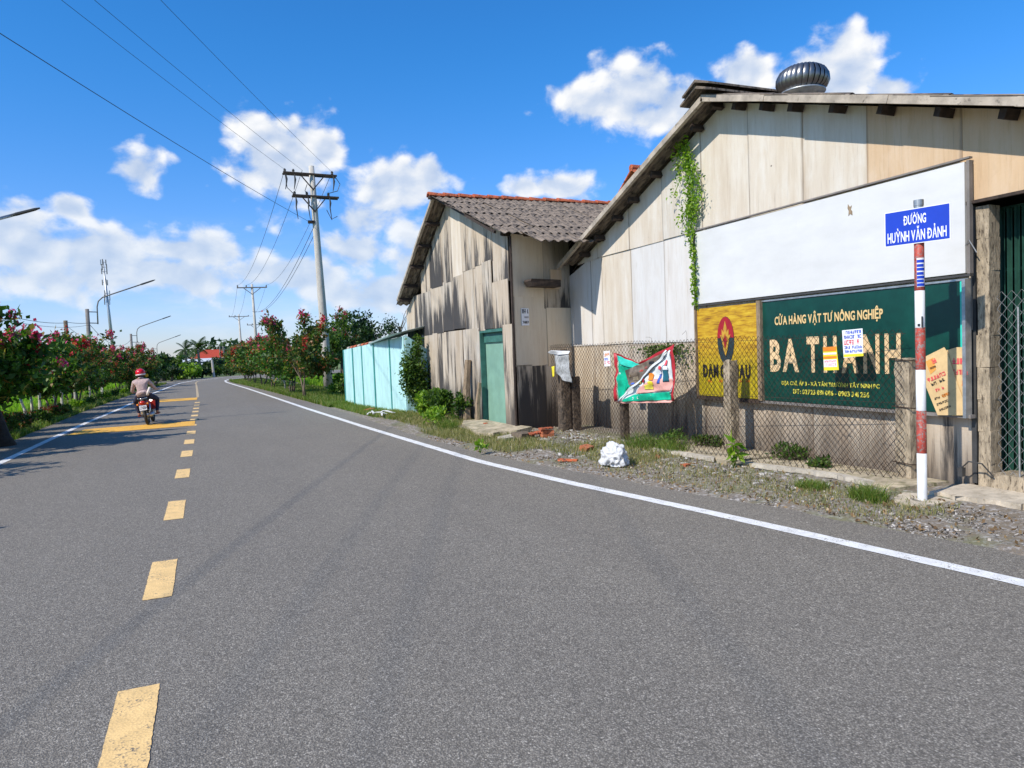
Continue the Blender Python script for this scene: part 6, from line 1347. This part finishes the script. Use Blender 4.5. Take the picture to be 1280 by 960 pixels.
q = G(462, 514); chunk('tile_shard', 'tile', (q.x, q.y, .05), (.4, .15, .05), 31, .8, 0, 'orange tile piece on the grass by the turquoise shed', 'tile')
# ================================================================= MOTORCYCLE AND RIDER (seen from behind)
MX, MY = -1.52, 21.75
mo = empty('motorcycle', (0, 0, 0), 'small dark red underbone motorcycle riding away in the far lane', 'motorcycle')
def P3(x, y, z): return Vector((x, y, z))
def wheel(y, par, r=.285, w=.045):
    wh_ = MB().torus((0, y, r), r-w, w, 'X', 28, 10).build('tyre', 'rubber', par, True)
    rim = MB(); rim.torus((0, y, r), r-w*2.1, .014, 'X', 24, 6)
    for k in range(10):
        a = 2*pi*k/10; rim.tube([(0, y, r), (0, y+cos(a)*(r-w*2.1), r+sin(a)*(r-w*2.1))], .007, 4, cap=False)
    rim.build('rim', 'chrome', wh_); MB().lathe([(.05, -.07), (.06, -.06), (.06, .06), (.05, .07)], (0, y, r), 12, 'X').build('hub', 'galv', wh_, True)
wheel(0, mo); wheel(1.22, mo)
mb = MB()
for k in range(9):
    a = radians(25+150*k/8); 
    for s_ in (-.065, .065): mb.v.append((s_, -cos(a)*.34*(-1)*-1, .29+sin(a)*.34))
mb.f = [(2*k, 2*k+2, 2*k+3, 2*k+1) for k in range(8)]; mb.mi = [0]*8; mb.build('rear_fender', 'black', mo, True)
mb = MB(); mb.tube([(0, -.30, .62), (0, -.12, .66), (0, .25, .60), (0, .55, .48), (0, .85, .60), (0, 1.02, .88)], [.07, .12, .135, .11, .12, .10], 12, square=.8); mb.build('body', 'bike_red', mo, True)
mb = MB(); mb.tube([(0, -.28, .735), (0, -.05, .745), (0, .25, .73), (0, .55, .74)], [.07, .12, .13, .09], 12, square=.42); mb.build('seat', 'black', mo, True)
mb = MB(); mb.tube([(-.10, -.30, .79), (-.12, -.12, .80), (-.10, .02, .77)], .013, 6); mb.tube([(.10, -.30, .79), (.12, -.12, .80), (.10, .02, .77)], .013, 6); mb.tube([(-.10, -.30, .79), (0, -.35, .79), (.10, -.30, .79)], .013, 6); mb.build('grab_rail', 'chrome', mo, True)
mb = MB(); mb.lathe([(.02, -.385), (.075, -.37), (.085, -.33), (.07, -.28)], (0, 0, .66), 12, 'Y', (1.0, 1, .8)); mb.build('tail_light', 'lamp_red', mo, True)
for s_ in (-1, 1):
    mb = MB(); mb.lathe([(.01, -.37), (.03, -.35), (.03, -.30)], (s_*.13, 0, .63), 8, 'Y'); mb.build('indicator', 'ink_orange', mo, True)
mb = MB(); mb.box((0, -.385, .525), (.19, .008, .14), rx=-.15); pl2 = mb.build('number_plate', 'paper_white', mo)
mb = MB(); mb.box((0, -.35, .54), (.10, .05, .18), rx=-.2); mb.build('plate_bracket', 'black', mo)
scribble('print', 'logo_navy', (-.075, -.398, .535), (1, 0, 0), (0, 0, 1), .15, .035, 3, pl2, 5); scribble('print', 'logo_navy', (-.075, -.394, .482), (1, 0, 0), (0, 0, 1), .15, .035, 4, pl2, 5)
mb = MB(); mb.lathe([(.03, -.3), (.055, -.28), (.06, .10), (.035, .35)], (.155, 0, .30), 12, 'Y'); mb.build('exhaust', 'galv', mo, True)
mb = MB(); mb.box((-.11, .22, .28), (.04, .5, .07)); mb.box((0, .5, .30), (.22, .3, .24), jit=.015); mb.build('engine', 'steel_dark', mo)
for s_ in (-1, 1):
    mb = MB(); mb.tube([(s_*.10, .02, .30), (s_*.115, .12, .62)], .028, 8); mb.build('shock', 'chrome', mo, True)
    mb = MB(); mb.tube([(s_*.12, .62, .27), (s_*.30, .60, .27)], .018, 6); mb.build('footrest', 'rubber', mo)
    mb = MB(); mb.tube([(0, 1.0, .93), (s_*.16, .95, .98), (s_*.33, .86, .97)], [.014, .014, .018], 6); mb.build('handlebar', 'steel_dark', mo, True)
    mb = MB(); mb.tube([(s_*.22, .93, .98), (s_*.30, .92, 1.13)], .006, 5); mb.lathe([(.01, .915), (.055, .92), (.055, .93), (.01, .935)], (s_*.30, 0, 1.16), 12, 'Y'); mb.build('mirror', 'black', mo, True)
    mb = MB(); mb.tube([(s_*.06, 1.22, .29), (s_*.06, 1.12, .62), (s_*.05, 1.04, .86)], .02, 6); mb.build('fork', 'chrome', mo, True)
mb = MB(); mb.prism([(-.20, .72, .40), (-.24, .78, .75), (-.10, 1.0, .90), (.10, 1.0, .90), (.24, .78, .75), (.20, .72, .40)], (0, .03, 0)); mb.build('leg_shield', 'bike_red', mo)
# ---- rider: one skinned body
pe = empty('person', (0, 0, 0), 'motorcyclist in pinkish shirt and red helmet riding away, elbows and knees out', 'person')
def skin_body(name, nodes, edges, root, mats, assign, parent, levels=2):
    me = bpy.data.meshes.new(name); ids = {k: i for i, k in enumerate(nodes)}
    me.from_pydata([nodes[k][0] for k in nodes], [(ids[a], ids[b]) for a, b in edges], []); o = bpy.data.objects.new(name, me); col.objects.link(o)
    sk_ = o.modifiers.new('skin', 'SKIN'); sk_.use_smooth_shade = True; sv = me.skin_vertices[0].data
    for k, i in ids.items(): r_ = nodes[k][1]; sv[i].radius = r_ if hasattr(r_, '__len__') else (r_, r_); sv[i].use_root = (k == root)
    su = o.modifiers.new('sub', 'SUBSURF'); su.levels = levels; su.render_levels = levels
    dg = bpy.context.evaluated_depsgraph_get(); m2 = bpy.data.meshes.new_from_object(o.evaluated_get(dg)); bpy.data.objects.remove(o)
    for m in mats: m2.materials.append(M[m])
    for p in m2.polygons: p.use_smooth = True; p.material_index = assign(p.center)
    o = bpy.data.objects.new(name, m2); col.objects.link(o); o.parent = parent; return o
N_ = {'pelvis': ((0, .10, .86), (.155, .13)), 'waist': ((0, .13, 1.0), (.150, .115)), 'chest': ((0, .17, 1.16), (.175, .125)), 'upper': ((0, .20, 1.28), (.165, .10)), 'neck': ((.005, .24, 1.37), .058), 'skull': ((.01, .26, 1.44), .075), 'head': ((.015, .27, 1.50), .095)}
E_ = [('pelvis', 'waist'), ('waist', 'chest'), ('chest', 'upper'), ('upper', 'neck'), ('neck', 'skull'), ('skull', 'head')]
for s_, c_ in ((-1, 'l'), (1, 'r')):
    N_[c_+'sh'] = ((s_*.185, .20, 1.27), .072); N_[c_+'el'] = ((s_*.305, .38, 1.02), .048); N_[c_+'wr'] = ((s_*.315, .70, .985), .034); N_[c_+'ha'] = ((s_*.325, .80, .985), (.042, .024))
    N_[c_+'hip'] = ((s_*.12, .16, .84), .105); N_[c_+'kn'] = ((s_*.30, .56, .70), .074); N_[c_+'an'] = ((s_*.245, .47, .34), .042); N_[c_+'he'] = ((s_*.245, .44, .30), .036); N_[c_+'to'] = ((s_*.27, .64, .285), .032)
    E_ += [('upper', c_+'sh'), (c_+'sh', c_+'el'), (c_+'el', c_+'wr'), (c_+'wr', c_+'ha'), ('pelvis', c_+'hip'), (c_+'hip', c_+'kn'), (c_+'kn', c_+'an'), (c_+'an', c_+'he'), (c_+'he', c_+'to')]
    for f_ in range(4):
        x0 = s_*(.295+.02*f_); L_ = (.045, .05, .047, .04)[f_]; a_, b_, d2 = f'{c_}f{f_}a', f'{c_}f{f_}b', f'{c_}f{f_}c'
        N_[a_] = ((x0+s_*.004, .845, .992), .0095); N_[b_] = ((x0+s_*.006, .845+L_*.55, .975), .009); N_[d2] = ((x0+s_*.006, .845+L_*.35, .950), .008); E_ += [(c_+'ha', a_), (a_, b_), (b_, d2)]
    N_[c_+'ta'] = ((s_*.285, .80, .97), .011); N_[c_+'tb'] = ((s_*.280, .84, .955), .009); E_ += [(c_+'ha', c_+'ta'), (c_+'ta', c_+'tb')]
def asg(c):
    if c.z > 1.355: return 2
    if c.y > .60 and c.z > .9: return 2
    if c.z > .90 or (c.z > .83 and abs(c.x) < .14 and c.y < .12): return 0
    if c.z < .36: return 2
    return 1
body = skin_body('body', N_, E_, 'pelvis', ['shirt', 'trousers', 'skin'], asg, pe)
mb = MB(); mb.tube([(0, .05, .87), (0, .10, .93)], [.165, .162], 14, square=.85); mb.build('shirt_hem', 'shirt', pe, True)
mb = MB(); mb.tube([(.005, .215, 1.345), (.005, .235, 1.385)], [.085, .068], 12); mb.build('collar', 'shirt', pe, True)
mb = MB(); mb.lathe([(.125, 1.475), (.128, 1.49), (.132, 1.52), (.125, 1.57), (.10, 1.61), (.055, 1.635), (.005, 1.645)], (.015, .265, 0), 20, 'Z', (1, 1.12, 1)); he = mb.build('helmet', 'helmet_red', pe, True)
mb = MB(); mb.lathe([(.120, 1.452), (.136, 1.456), (.137, 1.485), (.128, 1.492)], (.015, .265, 0), 20, 'Z', (1, 1.12, 1)); mb.build('trim', 'helmet_trim', he, True)
mb = MB(); mb.prism([(.09, .36, 1.47), (.20, .34, 1.47), (.20, .36, 1.40), (.13, .38, 1.37)], (0, .03, 0)); mb.build('visor', 'visor_yellow', he)
for s_ in (-1, 1):
    mb = MB(); mb.lathe([(.005, -.012), (.022, 0), (.005, .012)], (.015+s_*.098, .262, 1.44), 8, 'X', (1, 1, 1.3)); mb.build('ear', 'skin', pe, True)
mb = MB(); mb.lathe([(.075, 1.40), (.092, 1.43), (.095, 1.47)], (.015, .25, 0), 14); mb.build('hair', 'hair', pe, True)
mb = MB(); mb.prism([(.0, .362, 1.45), (.03, .362, 1.45), (.015, .385, 1.425)], (0, .004, -.01)); mb.build('nose', 'skin', pe)
for s_ in (-1, 1):
    mb = MB(); mb.box((s_*.245, .54, .262), (.085, .25, .022), jit=.004); mb.tube([(s_*.285, .58, .27), (s_*.27, .58, .325), (s_*.225, .58, .27)], .009, 5); mb.build('sandal', 'sandal', pe)
# pale rolled cloth held at the right side
rc = empty('rolled_bundle', (0, 0, 0), 'pale rolled bundle tucked at the right hip of the rider', 'bundle')
mb = MB(); mb.tube([(.12, -.03, .86), (.17, .0, .96), (.22, .04, 1.07)], [.035, .042, .036], 10); mb.build('roll', 'glove_pale', rc, True)
for o in (mo, pe, rc):
    o.location = (MX, MY, .004); o.rotation_euler = (0, radians(-6.5), radians(-3)); o.scale = (.93, .93, .93)
